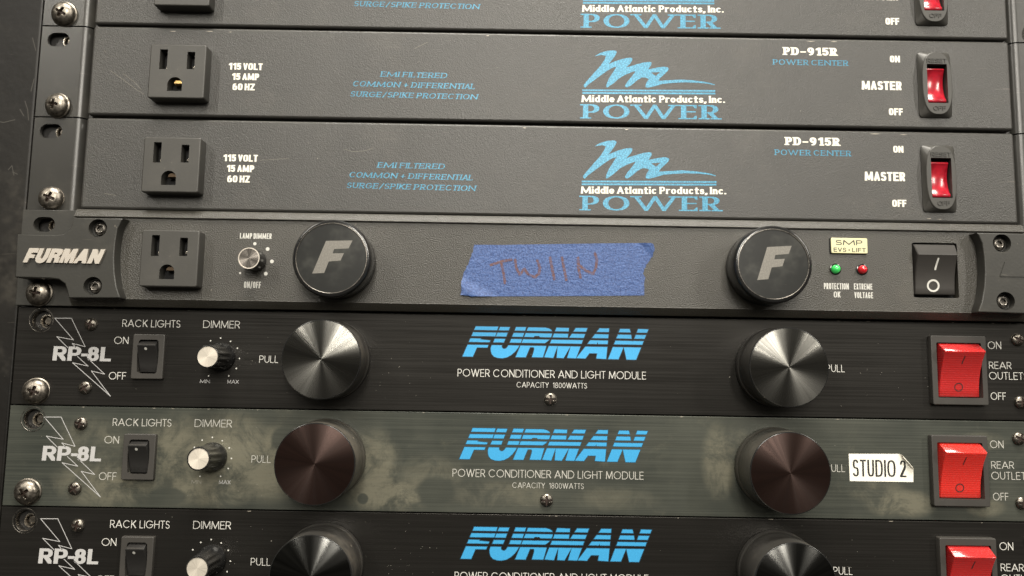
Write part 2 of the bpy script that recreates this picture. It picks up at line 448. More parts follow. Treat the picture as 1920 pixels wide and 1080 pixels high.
# ------------------------------------------------------------------ lettering: glyph skeletons drawn with a pen
def Lx(*p): return ('l', [(p[i], p[i + 1]) for i in range(0, len(p), 2)])
def Ax(cx, cy, rx, ry, a0, a1): return ('a', (cx, cy, rx, ry, a0, a1))
GL = {
 'A': (.82, [Lx(0, 0, .5, 1), Lx(.5, 1, 1, 0), Lx(.19, .30, .81, .30)]),
 'B': (.55, [Lx(0, 0, 0, 1), Lx(0, 1, .5, 1), Lx(0, .53, .55, .53), Lx(0, 0, .5, 0), Ax(.5, .765, .42, .235, -90, 90), Ax(.5, .265, .5, .265, -90, 90)]),
 'C': (.90, [Ax(.5, .5, .5, .5, 42, 318)]),
 'D': (.78, [Lx(0, 0, 0, 1), Lx(0, 1, .42, 1), Lx(0, 0, .42, 0), Ax(.42, .5, .58, .5, -90, 90)]),
 'E': (.48, [Lx(0, 0, 0, 1), Lx(0, 1, 1, 1), Lx(0, 0, 1, 0), Lx(0, .52, .92, .52)]),
 'F': (.46, [Lx(0, 0, 0, 1), Lx(0, 1, 1, 1), Lx(0, .52, .9, .52)]),
 'G': (.95, [Ax(.5, .5, .5, .5, 40, 360), Lx(1, .46, .55, .46)]),
 'H': (.64, [Lx(0, 0, 0, 1), Lx(1, 0, 1, 1), Lx(0, .52, 1, .52)]),
 'I': (.0, [Lx(0, 0, 0, 1)]),
 'K': (.60, [Lx(0, 0, 0, 1), Lx(.04, .42, .95, 1), Lx(.3, .58, 1, 0)]),
 'L': (.42, [Lx(0, 0, 0, 1), Lx(0, 0, 1, 0)]),
 'M': (.86, [Lx(0, 0, .06, 1), Lx(.06, 1, .5, 0.08), Lx(.5, 0.08, .94, 1), Lx(.94, 1, 1, 0)]),
 'N': (.66, [Lx(0, 0, 0, 1), Lx(0, 1, 1, 0), Lx(1, 0, 1, 1)]),
 'O': (.98, [Ax(.5, .5, .5, .5, 0, 360)]),
 'P': (.52, [Lx(0, 0, 0, 1), Lx(0, 1, .5, 1), Lx(0, .44, .5, .44), Ax(.5, .72, .5, .28, -90, 90)]),
 'R': (.56, [Lx(0, 0, 0, 1), Lx(0, 1, .5, 1), Lx(0, .46, .5, .46), Ax(.5, .73, .48, .27, -90, 90), Lx(.5, .46, 1, 0)]),
 'S': (.48, [Ax(.5, .755, .46, .245, 25, 270), Ax(.5, .255, .5, .255, -155, 90)]),
 'T': (.50, [Lx(.5, 0, .5, 1), Lx(0, 1, 1, 1)]),
 'U': (.60, [Lx(0, .4, 0, 1), Lx(1, .4, 1, 1), Ax(.5, .4, .5, .4, 180, 360)]),
 'V': (.72, [Lx(0, 1, .5, 0), Lx(.5, 0, 1, 1)]),
 'W': (1.10, [Lx(0, 1, .27, 0), Lx(.27, 0, .5, 1), Lx(.5, 1, .73, 0), Lx(.73, 0, 1, 1)]),
 'X': (.66, [Lx(0, 0, 1, 1), Lx(0, 1, 1, 0)]),
 'Y': (.64, [Lx(.5, 0, .5, .45), Lx(.5, .45, 0, 1), Lx(.5, .45, 1, 1)]),
 'Z': (.56, [Lx(0, 1, 1, 1), Lx(1, 1, 0, 0), Lx(0, 0, 1, 0)]),
 '0': (.56, [Ax(.5, .5, .5, .5, 0, 360)]),
 '1': (.22, [Lx(1, 0, 1, 1), Lx(1, 1, 0, .8)]),
 '2': (.54, [Ax(.5, .70, .46, .30, -25, 165), Lx(.90, .56, 0, 0), Lx(0, 0, 1, 0)]),
 '5': (.54, [Lx(.9, 1, .16, 1), Lx(.16, 1, .08, .52), Ax(.46, .33, .5, .33, -150, 125)]),
 '6': (.54, [Ax(.5, .31, .5, .31, 0, 360), Ax(.62, .42, .62, .58, 90, 188)]),
 '8': (.54, [Ax(.5, .76, .42, .24, 0, 360), Ax(.5, .26, .5, .26, 0, 360)]),
 '9': (.54, [Ax(.5, .69, .5, .31, 0, 360), Ax(.38, .58, .62, .58, -90, 8)]),
 '-': (.30, [Lx(0, .40, 1, .40)]), '+': (.55, [Lx(0, .42, 1, .42), Lx(.5, .12, .5, .74)]),
 '/': (.34, [Lx(0, -.1, 1, 1.05)]), '.': (.0, [Lx(0, 0, 0, .02)]), ',': (.02, [Lx(.6, .02, -.6, -.16)]),
 ' ': (.22, []),
 'a': (.42, [Ax(.5, .33, .5, .33, 0, 360), Lx(1, 0, 1, .66)]),
 'c': (.42, [Ax(.5, .33, .5, .33, 50, 310)]),
 'd': (.42, [Ax(.5, .33, .5, .33, 0, 360), Lx(1, 0, 1, 1)]),
 'e': (.42, [Ax(.5, .33, .5, .33, 0, 315), Lx(.05, .33, 1, .33)]),
 'i': (.0, [Lx(0, 0, 0, .66), Lx(0, .98, 0, 1)]), 'l': (.0, [Lx(0, 0, 0, 1)]),
 'n': (.36, [Lx(0, 0, 0, .66), Ax(.5, .40, .5, .26, 0, 180), Lx(1, 0, 1, .40)]),
 'o': (.42, [Ax(.5, .33, .5, .33, 0, 360)]),
 'r': (.24, [Lx(0, 0, 0, .66), Ax(.9, .26, .9, .40, 80, 180)]),
 's': (.32, [Ax(.5, .50, .46, .16, 25, 270), Ax(.5, .17, .5, .17, -155, 90)]),
 't': (.24, [Lx(.4, 0.08, .4, .92), Lx(0, .66, 1, .66), Lx(.4, .0, .95, .0)]),
 'u': (.36, [Lx(0, .26, 0, .66), Ax(.5, .26, .5, .26, 180, 360), Lx(1, 0, 1, .66)]),
}
def hull(pts):
    pts = sorted(set((round(a, 5), round(b, 5)) for a, b in pts))
    def half(ps):
        o = []
        for p in ps:
            while len(o) > 1 and (o[-1][0] - o[-2][0]) * (p[1] - o[-2][1]) - (o[-1][1] - o[-2][1]) * (p[0] - o[-2][0]) <= 0: o.pop()
            o.append(p)
        return o
    a = half(pts); b = half(pts[::-1]); return a[:-1] + b[:-1]
# style: vertical-stem weight, horizontal weight (of cap height), squareness, width compression, letter gap, serif length
ST = {
 'thin':  (.084, .084, 2.0, 1.0, .13, 0),
 'cond':  (.27, .19, 3.2, .35, .07, 0),
 'condm': (.17, .14, 3.0, .35, .10, 0),
 'slab':  (.115, .095, 2.7, .6, .075, 0),
 'label': (.13, .11, 2.8, .45, .14, 0),
 'heavy': (.30, .19, 2.4, .45, .09, 0),
 'serif': (.34, .17, 2.2, .5, .02, .13),
 'serifl': (.20, .11, 2.2, .6, .10, .14),
 'power': (.36, .085, 2.1, 1.0, .10, .20),
 'flare': (.27, .16, 2.3, .6, .07, .03),
 'wide':  (.20, .16, 2.6, .5, .20, 0),
}
def text_tris(s, style, x0, x1, z0, z1, shear=0.0, slope=0.0):
    wv, wh, sq, comp, gap, ser = ST[style]; H = z1 - z0
    ws = [GL[c][0] if c == ' ' else (GL[c][0] ** comp * (.62 ** (1 - comp)) if GL[c][0] > 0.05 else GL[c][0]) for c in s]
    if wv > .15: ws = [v * (1.9 if style == 'condm' else 1.6) if c in 'MW' else v * 1.35 if c == 'N' else v for v, c in zip(ws, s)]
    SB = lambda c: .0 if c in 'TLA' else .2 if c in 'OCGS' else .55
    n = len(s); fixed = sum((0 if c == ' ' else wv + 2 * ser * SB(c)) for c in s) * H + gap * H * (n - 1)
    tot = (x1 - x0) - shear * H
    xs = (tot - fixed) / (sum(ws) * H); fx = 1.0
    if xs < 0.35: # squeeze pens too
        fx = tot / (fixed + 0.35 * sum(ws) * H); xs = 0.35 * fx
    pv = wv * H * fx; ph = wh * H; polys = []; x = x0
    ell = [(pv / 2 * math.cos(math.radians(a)), ph / 2 * math.sin(math.radians(a))) for a in range(0, 360, 30)]
    bx = [(-pv / 2, -ph / 2), (pv / 2, -ph / 2), (pv / 2, ph / 2), (-pv / 2, ph / 2)]
    def dia(k): return [(a * k, b) for a, b in bx]
    def put(p, q, pen): polys.append(hull([(p[0] + a, p[1] + b) for a, b in pen] + [(q[0] + a, q[1] + b) for a, b in pen]))
    for c, w_ in zip(s, ws):
        gw = w_ * xs * H
        if c == ' ': x += gw + gap * H * fx; continue
        sx = x + ser * SB(c) * H * fx + pv / 2
        mp = lambda a, b: (sx + a * gw if w_ > 0.05 else sx + a * .1 * H, z0 + ph / 2 + b * (H - ph))
        ends = {}
        for k, g in GL[c][1]:
            if k == 'l':
                P = [mp(*q) for q in g]
                kd = 1.0
                if wv > .15 and abs(g[0][0] - g[-1][0]) * w_ > .1 and abs(g[0][1] - g[-1][1]) > .1: kd = .62 if c in 'MNW' else .78
                for i in range(len(P) - 1): put(P[i], P[i + 1], bx if kd == 1.0 else dia(kd))
                for q, o in ((0, -1), (-1, 0)):
                    key = (round(g[q][0], 2), round(g[q][1], 2)); steep = abs(g[0][0] - g[-1][0]) * w_ < abs(g[0][1] - g[-1][1])
                    ends.setdefault(key, []).append(steep)
            else:
                cx, cy, rx, ry, a0, a1 = g; m = max(4, int(abs(a1 - a0) / 22)); P = []
                for i in range(m + 1):
                    t = math.radians(a0 + (a1 - a0) * i / m); co, si = math.cos(t), math.sin(t)
                    P.append(mp(cx + rx * math.copysign(abs(co) ** (2 / sq), co), cy + ry * math.copysign(abs(si) ** (2 / sq), si)))
                for i in range(m): put(P[i], P[i + 1], ell)
        if ser:
            for (a, b), st in ends.items():
                if b in (0.0, 1.0) and st and st[0] and (len(st) == 1 or c in 'EFLPRDBT') and not (c == 'A' and b == 1.0) and c not in '/+,.':
                    p = mp(a, b); zz = z0 if b == 0 else z1; t = ph * (.8 if style != 'power' else 1.0)
                    zl, zh = (zz, zz + t) if b == 0 else (zz - t, zz); L = pv / 2 + ser * H * fx
                    polys.append([(p[0] - L, zl), (p[0] + L, zl), (p[0] + L, zh), (p[0] - L, zh)])
            if c in 'EFTLCGS' and c not in 'CGS':
                for (a, b), st in ends.items():
                    if st and not st[0] and a in (1.0, 0.0) and (c == 'T' or a == 1.0) and b in (0.0, 1.0):
                        p = mp(a, b); d = -1 if b == 1 else 1; q = (p[0], p[1] + d * .2 * H)
                        polys.append(hull([(p[0] - pv * .3, p[1]), (p[0] + pv * .5, p[1]), (p[0] + pv * .5, q[1]), (p[0] + pv * .2, q[1])]))
        x += gw + pv + 2 * ser * SB(c) * H * fx + gap * H * fx
    if not polys: return [], []
    out = []
    for p in polys:
        out.append([(a + shear * (b - z0), b + slope * (a - x0)) for a, b in p])
    return union(out)
def text(s, style, x0, x1, z0, z1, mat, parent, h=0.0, shear=0.0, slope=0.0, thick=0.0, name='lettering', off=(0, 0)):
    V, F = text_tris(s, style, x0, x1, z0, z1, shear, slope)
    mb = MB(); tris_solid(mb, V, F, 0.0, thick if thick else 0.02)
    return obj(name, mb, mat, parent, loc=(off[0], off[1], h))
def stroke_poly(lines, r):
    pen = [(r * math.cos(math.radians(a)), r * math.sin(math.radians(a))) for a in range(0, 360, 45)]; out = []
    for L in lines:
        for p, q in zip(L, L[1:]): out.append(hull([(p[0] + a, p[1] + b) for a, b in pen] + [(q[0] + a, q[1] + b) for a, b in pen]))
    return out
def print_polys(polys, mat, parent, h, name='lettering', thick=0.02):
    V, F = union(polys); mb = MB(); tris_solid(mb, V, F, 0, thick); return obj(name, mb, mat, parent, loc=(0, 0, h))
def clip(poly, zlo, zhi):
    for zc, up in ((zlo, True), (zhi, False)):
        out = []
        for i in range(len(poly)):
            a, b = poly[i], poly[(i + 1) % len(poly)]
            ia = (a[1] >= zc) if up else (a[1] <= zc); ib = (b[1] >= zc) if up else (b[1] <= zc)
            if ia: out.append(a)
            if ia != ib:
                t = (zc - a[1]) / (b[1] - a[1]); out.append((a[0] + (b[0] - a[0]) * t, zc))
        poly = out
        if len(poly) < 3: return []
    return poly
LOGO= [([(-32.9,16.4), (-22.7,16.4), (-24.0,12.1), (-29.9,12.1), (-30.7,10.5), (-26.2,10.1), (-27.5,6.9), (-32.2,6.9), (-34.0,2.7), (-38.6,2.7)], []), ([(-21.8,16.3), (-17.4,16.3), (-20.1,9.1), (-20.9,8.0), (-21.0,7.4), (-20.7,6.8), (-20.1,6.4), (-19.4,6.4), (-18.7,6.8), (-18.1,7.6), (-17.3,9.2), (-14.5,16.4), (-10.0,16.4), (-12.4,9.2), (-13.6,7.0), (-14.9,5.2), (-16.6,3.7), (-18.6,2.6), (-20.6,2.2), (-22.6,2.3), (-24.4,2.9), (-25.4,4.0), (-25.8,5.3), (-25.9,6.6), (-25.5,7.9), (-24.8,9.2)], []), ([(-9.0,16.3), (-1.1,16.3), (0.5,15.9), (1.5,15.3), (1.9,14.4), (1.8,13.3), (1.3,11.9), (0.5,10.8), (-0.8,9.7), (-2.1,9.0), (-0.8,8.5), (-0.8,7.7), (-2.2,2.9), (-7.1,2.9), (-6.1,6.4), (-6.2,7.1), (-6.6,7.4), (-8.1,7.4), (-10.0,2.8), (-14.5,2.8)], [[(-6.1,12.5), (-4.1,12.5), (-3.5,12.0), (-4.1,11.2), (-5.1,10.9), (-7.0,10.9), (-6.6,11.7)]]), ([(3.9,16.4), (9.5,16.3), (9.0,12.0), (8.8,10.8), (9.8,12.0), (12.7,16.4), (17.9,16.4), (12.8,2.7), (8.9,2.8), (10.5,8.4), (7.2,2.7), (4.1,2.8), (4.5,8.4), (2.5,2.7), (-1.5,3.0)], []), ([(23.5,16.4), (27.8,16.4), (26.5,2.6), (22.1,2.8), (22.5,5.1), (18.9,5.1), (17.1,2.7), (13.1,2.8)], [[(22.6,10.2), (22.1,9.0), (22.9,9.0)]]), ([(32.9,16.3), (37.2,16.3), (37.7,14.5), (38.1,11.8), (38.6,10.6), (39.3,11.8), (41.1,16.4), (45.7,16.3), (40.1,2.5), (35.8,2.5), (34.5,8.3), (32.1,2.6), (27.5,2.6)], [])]
SCRIPT= [(20.2,10.9), (22.4,12.4), (26.0,13.6), (28.8,13.9), (30.1,13.6), (30.3,12.9), (29.5,11.2), (28.1,9.2), (26.5,7.1), (28.5,8.1), (31.7,9.4), (34.6,10.2), (36.7,10.5), (37.6,10.1), (37.5,9.1), (36.7,7.7), (34.7,5.6), (36.7,6.3), (40.3,7.5), (43.1,8.3), (45.7,8.6), (46.5,8.2), (46.4,7.1), (44.9,4.9), (47.1,5.4), (49.6,6.0), (52.4,6.4), (54.0,6.1), (54.6,5.4), (54.0,4.3), (52.1,2.4), (50.3,0.6), (49.7,-0.5), (54.5,-0.1), (59.9,0.3), (65.3,0.1), (70.6,-0.5), (73.8,-1.1), (75.9,-1.8), (75.6,-2.1), (72.4,-1.4), (68.1,-1.1), (61.7,-1.0), (56.3,-1.4), (51.7,-1.9), (48.1,-3.1), (44.9,-3.9), (43.8,-3.7), (43.7,-2.8), (44.2,-1.3), (45.3,0.3), (43.8,1.0), (42.1,1.0), (39.9,-0.3), (37.4,-2.6), (35.3,-3.9), (34.4,-3.7), (34.2,-3.0), (35.3,-1.1), (37.4,1.5), (39.2,4.0), (37.8,3.7), (34.6,2.3), (31.7,0.6), (28.9,-2.0), (26.0,-4.1), (25.4,-3.9), (25.5,-2.8), (26.7,0.2), (28.5,3.1), (30.3,6.1), (28.5,5.5), (26.0,4.0), (23.5,2.1), (19.9,-0.7), (17.1,-2.9), (15.7,-4.4), (15.0,-3.7), (15.1,-2.9), (17.1,-0.4), (19.9,3.0), (22.8,6.3), (24.9,9.7), (25.3,11.1), (23.8,11.5), (22.0,11.3)]
SCRH= [(46.2,3.4), (50.6,3.8), (48.5,1.8)]
EAR= [(-215.1,17.6), (-192.4,17.6), (-193.1,16.7), (-194.7,13.0), (-195.3,6.7), (-195.4,-0.0), (-194.7,-6.7), (-193.3,-13.4), (-191.5,-17.8), (-191.6,-18.4), (-214.5,-18.8), (-215.1,-15.9), (-216.5,-12.4), (-219.5,-10.5), (-223.5,-10.1), (-239.0,-9.9), (-239.5,9.6), (-222.5,9.6), (-218.9,10.1), (-216.9,11.7), (-215.5,14.0)]
TAPE= [(-34.2,8.4), (-22.1,8.5), (-4.9,9.1), (11.3,9.6), (30.4,10.2), (44.2,10.5), (46.4,10.0), (47.2,8.6), (46.7,5.0), (44.7,2.1), (43.2,-0.4), (42.0,-3.5), (43.0,-5.2), (42.7,-8.5), (42.6,-13.3), (25.7,-13.8), (2.0,-14.3), (-16.9,-14.7), (-34.9,-15.1), (-39.5,-14.6), (-39.3,-8.4), (-38.7,-4.6), (-36.4,0.2), (-35.3,3.6), (-34.4,6.0)]
TW= [[(-26.4,-0.7), (-21.9,0.9), (-17.2,1.9)], [(-21.9,0.7), (-20.7,-3.8), (-19.9,-8.7)], [(-15.5,1.8), (-15.0,-1.8), (-13.3,-4.9), (-11.4,-2.2), (-9.5,-4.6), (-6.6,-5.9), (-4.7,-4.3), (-4.3,-1.6), (-5.5,1.6)], [(0.2,3.0), (1.2,-2.0), (2.2,-6.6)], [(5.6,3.1), (6.6,-1.9), (7.6,-6.9)], [(12.8,3.2), (13.0,-1.4), (14.0,-5.7)], [(12.8,0.3), (16.6,-2.7), (19.7,-3.9), (20.9,-1.2), (21.3,2.6), (20.4,5.5)]]
#  [(-224.5,17.0), (-216.9,17.1), (-209.7,4.3), (-215.7,5.7), (-214.0,3.9)] [(-224.5,17.0), (-215.2,7.3), (-222.9,8.6), (-217.6,3.8)] [(-212.8,-0.2), (-207.8,-4.4), (-214.9,-3.0), (-196.7,-17.7), (-206.1,-6.6), (-200.0,-7.9), (-208.3,-0.8)]

K['steel_mid'] = steel('dull_panel_screw', (0.24, 0.22, 0.19), 0.36)
CACHE = {}
def part(key, name, build, mat, parent, loc=(0, 0, 0), rot=None, sharp=32, label=None):
    """alike parts share one mesh"""
    k = (key, mat.name)
    if k not in CACHE:
        mb = MB(); build(mb); o = obj(name, mb, mat, parent, loc, rot, sharp, label); CACHE[k] = o.data; return o
    return link(name, CACHE[k], parent, loc, rot, label)

# ---- screws
def b_pan(mb, R=5.5, H=3.3, wash=6.0, cr=2.6, cw=.62):
    lathe(mb, [(wash, 0), (wash, .7), (wash - .5, 1.0), (R + .1, 1.0)], 48)
    rings = []; n = 64
    def hh(r): return 1.0 + H * math.sqrt(max(0, 1 - (r / R) ** 2)) ** .8
    rs = [R, R * .985, R * .95, R * .88, R * .78, R * .66] + [R * .58 * (1 - i / 12) for i in range(12)]
    prev = None
    for r in rs:
        cur = []
        for i in range(n):
            a = 2 * math.pi * i / n; x, z = r * math.cos(a), r * math.sin(a)
            d = min(abs(x) if abs(z) < cr - .1 else 9, abs(z) if abs(x) < cr - .1 else 9)
            L = max(abs(x), abs(z)); dep = 0
            if d < cw and L < cr: dep = 1.7 * min(1, (cw - d) / .18) * min(1, (cr - L) / .7)
            cur.append(mb.pt(x, z, hh(r) - dep))
        if prev: mb.bridge(prev, cur)
        prev = cur
    c = mb.pt(0, 0, hh(0) - 2.2)
    for i in range(n): mb.face(prev[i], prev[(i + 1) % n], c)
def b_cross(mb):   # dark reddish cross plate lying in the drive recess
    V, F = union([[(-2.2, -.42), (2.2, -.42), (2.2, .42), (-2.2, .42)], [(-.42, -2.2), (.42, -2.2), (.42, 2.2), (-.42, 2.2)]])
    tris_solid(mb, V, F, 2.55, 2.75)
def b_small(mb):
    b = MB(); b_pan(b, 5.5, 3.0, 5.5, 4.3, .95)
    mb.v = [(x * .52, y * .45, z * .52) for x, y, z in b.v]; mb.f = b.f
def b_smallcross(mb):
    b = MB(); b_cross(b); mb.v = [(x * .90, y * .45, z * .90) for x, y, z in b.v]; mb.f = b.f
def screw(par, x, z, h, ang, mat='steel', tilt=(0, 0), washer=True):
    rot = (tilt[0], ang, tilt[1])
    o = part('pan' + str(washer), 'mounting_screw', lambda m: b_pan(m, 5.4, 3.3, 6.0 if washer else 5.45), K[mat], par, (x, z, h), rot, 25)
    part('cross', 'drive_recess', b_cross, K['recess'], o, (0, 0, 0), None, 25)
def small_screw(par, x, z, h, ang, mat='steel'):
    o = part('small', 'panel_screw', b_small, K[mat], par, (x, z, h), (0, ang, 0), 25)
    part('smallcross', 'drive_recess', b_smallcross, K['recess'], o, (0, 0, 0), None, 25)

# ---- mains outlet
def b_outlet(mb):
    s1 = rrect(3.5, 9.4, .15, 1, -6.5, 5.6); s2 = rrect(3.5, 8.2, .15, 1, 6.0, 5.2)
    dh = [(-4.0, -9.3), (2.6, -9.3), (2.6, -5.8)] + [(-.7 + 3.3 * math.cos(math.radians(a)), -6.0 + 3.3 * math.sin(math.radians(a))) for a in range(0, 181, 20)] + [(-4.0, -5.8)]
    solid(mb, rrect(25.6, 25.3, .9, 4), -1.0, 6.2, .55, [(s1, 5.5), (s2, 5.5), (dh, 5.5)], 3)
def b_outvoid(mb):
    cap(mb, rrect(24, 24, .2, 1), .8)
def b_contact(mb):
    for x, z, w_, hh in ((-5.9, 2.6, 1.1, 1.3), (6.3, 3.0, 1.1, 1.0)): box(mb, x - w_ / 2, x + w_ / 2, z - hh / 2, z + hh / 2, .9, 3.4, .2)
def b_contactg(mb):
    solid(mb, [(-1.9, -5.3), (1.9, -5.3), (1.7, -4.2), (.9, -3.5), (-.9, -3.5), (-1.7, -4.2)], .9, 4.6, .2)
def outlet(par, x, z, h, br='brass_dark'):
    o = part('outlet', 'power_outlet', b_outlet, K['plastic'], par, (x, z, h))
    part('ov', 'inner_wall', b_outvoid, K['void'], o)
    part('oc', 'contact', b_contact, K['steel_bright'], o); part('og', 'ground_contact', b_contactg, K[br], o)

# ---- rack power centres (three, grey, the same model)
PDW = 213.9
def b_pdchassis(mb):
    solid(mb, rrect(2 * PDW, 42.7, 1.3, 4), -40, 5.5, 1.15, [(rrect(11, 24, .5, 2, 177.9, -1.7), 6)], 4)
def b_pdear(s):
    def f(mb):
        slot = [(x * s, z) for x, z in [(-233.2 + 1.8 + 3.4 * math.cos(math.radians(a)), 15.5 + 3.4 * math.sin(math.radians(a))) for a in range(-90, 91, 18)] +
                [(-233.2 - 1.8 + 3.4 * math.cos(math.radians(a)), 15.5 + 3.4 * math.sin(math.radians(a))) for a in range(90, 271, 18)]]
        o = ccw([(x * s, z) for x, z in [(-241.2, -21.9), (-222.2, -21.9), (-222.2, 21.9), (-241.2, 21.9)]])
        cap(mb, o, 0, [ccw(slot)]); walls(mb, ccw(slot), -1.6, 0, True); walls(mb, o, -1.6, 0)
        # rolled return of the ear, curving back into the rack
        pts = [(-222.2, 0)] + [(-222.2 + 4.6 * math.sin(math.radians(a)), -4.6 + 4.6 * math.cos(math.radians(a))) for a in range(12, 91, 13)] + [(-217.5, -14)]
        A = [mb.pt(x * s, 21.9, h) for x, h in pts]; B = [mb.pt(x * s, -21.9, h) for x, h in pts]
        for i in range(len(pts) - 1): mb.face(A[i], B[i], B[i + 1], A[i + 1])
        pi = [(x - 1.5 if i > 1 else x, h - 1.5) for i, (x, h) in enumerate(pts)]
        for z, sg in ((21.9, 1), (-21.9, -1)):
            E = [mb.pt(x * s, z, h) for x, h in pts]; G = [mb.pt(x * s, z, h) for x, h in pi]
            for i in range(len(pts) - 1): mb.face(E[i], E[i + 1], G[i + 1], G[i])
    return f
def b_reset(mb):
    base = superell(7.65, 15.6, 14, 72)
    def plate(a, b): return superell(a, b, 2.7, 72)
    win = rrect(9.3, 18.6, .3, 2, .0, -.2)
    prev = mb.ring(base, 0); cur = mb.ring(base, .55); mb.bridge(prev, cur); prev = cur
    for poly, h in ((superell(7.45, 15.4, 14, 72), .75), (plate(6.9, 15.0), 2.5), (plate(6.75, 14.85), 2.85), (plate(6.5, 14.6), 3.0)):
        cur = mb.ring(poly, h); mb.bridge(prev, cur); prev = cur
    top = plate(6.5, 14.6); cap(mb, ccw(top), 3.0, [ccw(win)]); walls(mb, ccw(win), -2.0, 3.0, True)
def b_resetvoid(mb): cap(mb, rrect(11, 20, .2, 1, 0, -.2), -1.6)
def b_resetrocker(mb):
    prof = [(7.6, 1.3), (7.3, 1.9), (6.7, 2.1), (6.2, 1.75), (4.5, 1.15), (2, .55), (-1, .45), (-4, .95), (-6.6, 1.85), (-7.6, 2.6), (-8.3, 2.75), (-8.9, 2.4), (-9.1, 1.0)]
    def row(x, dh): return [mb.pt(x, z, h + dh) for z, h in prof]
    xs = [(-4.25, -1.5), (-4.2, -.25), (-3.8, 0.05), (3.5, 0.05), (3.95, -.25), (4.0, -1.5)]
    R = [row(x, d) for x, d in xs]
    for a, b in zip(R, R[1:]):
        for i in range(len(prof) - 1): mb.face(a[i], a[i + 1], b[i + 1], b[i])
def power_center(label, zc, dzf, dzg, dzo, n, screws):
    t = thing('power_center', label, 'power strip', zc, group='grey rack power strips')
    ch = part('pdch', 'chassis', b_pdchassis, K['pd'], t, (0, -.8 + dzf, 0))
    for s in (-1, 1):
        part('ear%d' % s, 'rack_ear', b_pdear(-s), K['pd_ear'], t)
    g = dzg - (-.8 + dzf); H = 5.5
    def T(s, st, x0, x1, z0, z1, m, **k): text(s, st, x0, x1, z0 + g, z1 + g, K[m], ch, H, **k)
    gl = dzo - (-.8 + dzf)
    for s, x0, x1, z0, z1 in (('115 VOLT', -150, -134.2, 1.0, 4.2), ('15 AMP', -148.2, -135.6, -3.9, -.7), ('60 HZ', -147.6, -137.3, -8.8, -5.6)):
        text(s, 'cond', x0, x1, z0 + gl, z1 + gl, K['white_pd'], ch, H)
    for s, x0, x1, z0, z1 in (('EMI FILTERED', -79.6, -47.9, -.75, 1.75), ('COMMON + DIFFERENTIAL', -92.2, -35.1, -5.55, -3.0), ('SURGE/SPIKE PROTECTION', -93.2, -33.6, -10.5, -8.0)):
        T(s, 'serifl', x0, x1, z0, z1, 'blue_pd', shear=.22, slope=-.008)
    V, F = tri([(x, z + g) for x, z in SCRIPT], [[(x, z + g) for x, z in SCRH]]); mb = MB(); tris_solid(mb, V, F, 0, .02)
    obj('script_logo', mb, K['blue_pd'], ch, loc=(0, 0, H))
    print_polys([[(14.4, z0 + g), (76.1, z0 + .8 + g), (76.1, z1 + .8 + g), (14.4, z1 + g)] for z0, z1 in ((-6.05, -5.25), (-7.35, -6.5))], K['blue_pd'], ch, H, 'rule_lines')
    T('Middle Atlantic Products, Inc.', 'flare', 14.0, 80.6, -11.3, -8.0, 'white_pd', slope=.012)
    T('POWER', 'power', 14.0, 78.3, -19.1, -12.3, 'blue_pd', slope=.010)
    T('PD-915R', 'serif', 107.9, 133.4, 13.1, 16.9, 'white_pd')
    T('POWER CENTER', 'serifl', 103.0, 138.4, 8.3, 10.9, 'blue_pd')
    T('ON', 'cond', 157.8, 162.5, 10.4, 13.6, 'white_pd'); T('MASTER', 'cond', 144.2, 162.8, -3.0, 1.2, 'white_pd'); T('OFF', 'cond', 156.4, 162.9, -15.0, -11.7, 'white_pd')
    outlet(t, -170.9, -2.7 + dzo, H, 'brass' if n == 2 else 'brass_dark')
    sw = part('reset', 'reset_switch', b_reset, K['plastic'], t, (177.9, -1.7, H))
    part('resetv', 'inner_wall', b_resetvoid, K['void'], sw)
    part('resetr', 'rocker', b_resetrocker, K['redglass'], sw, (0, 0, 0), None, 40)
    for s, x0, x1, z0, z1 in (('RESET', -4.6, 4.6, 9.7, 11.7), ('OFF', -2.4, 3.2, -12.9, -11.0)): text(s, 'label', x0, x1, z0, z1, K['plastic'], sw, 2.98, thick=.3)
    for x, z, a, tl in screws: screw(t, x, z, 0.0, a, 'steel', tl, n != 3)
    return t
power_center('grey rack power strip highest in the stack, cut off by the top edge', 200.025, -1.2, -2.0, -1.4, 1, [(-231.1, -16.6, .5, (.12, .1)), (231.5, -16.6, .9, (0, 0))])
power_center('grey rack power strip with brassy outlet and red reset switch, second from the top', 155.575, -.45, -1.3, -.9, 2, [(-230.6, -16.9, .1, (.05, -.1)), (231.5, -16.6, .3, (0, 0))])
power_center('grey rack power strip directly above the panel with the blue tape', 111.125, 0, 0, 0, 3, [(-230.0, -16.7, .35, (0, .16)), (231.5, -16.6, 1.3, (0, 0))])

# ---- black power conditioner with the tape (fourth)
t4 = thing('power_conditioner', 'black rack power conditioner with two round knobs marked F and blue tape on its face', 'power conditioner', 66.675)
FH = 7.0
def b_face4(mb):
    bar(mb, -214.6, 214.6, [(21.9, -20), (21.9, 6.0), (21.55, 6.55), (18.75, 8.0), (18.35, 8.1), (18.05, 7.9), (18.0, 6.9)])
    bar(mb, -214.6, 214.6, [(-18.4, 6.9), (-18.45, 7.25), (-18.75, 7.3), (-21.7, 4.6), (-22.0, 4.2), (-22.0, -20)])
    hole = rrect(20.4, 25.0, .8, 3, 174.0, .3)
    cap(mb, [(-214.6, -18.5), (214.6, -18.5), (214.6, 18.1), (-214.6, 18.1)], FH, [ccw(hole)]); walls(mb, ccw(hole), 1, FH, True)
f4 = part('f4', 'face_panel', b_face4, K['pl'], t4)
EAR10 = [(-17.5 + (x + 17.5) * .9867, -47.1 + (z + 47.1) * .9867) for x, z in EAR]
def hexp(r, cx, cz, n=6): return [(cx + r * math.cos(2 * math.pi * i / n + .3), cz + r * math.sin(2 * math.pi * i / n + .3)) for i in range(n)]
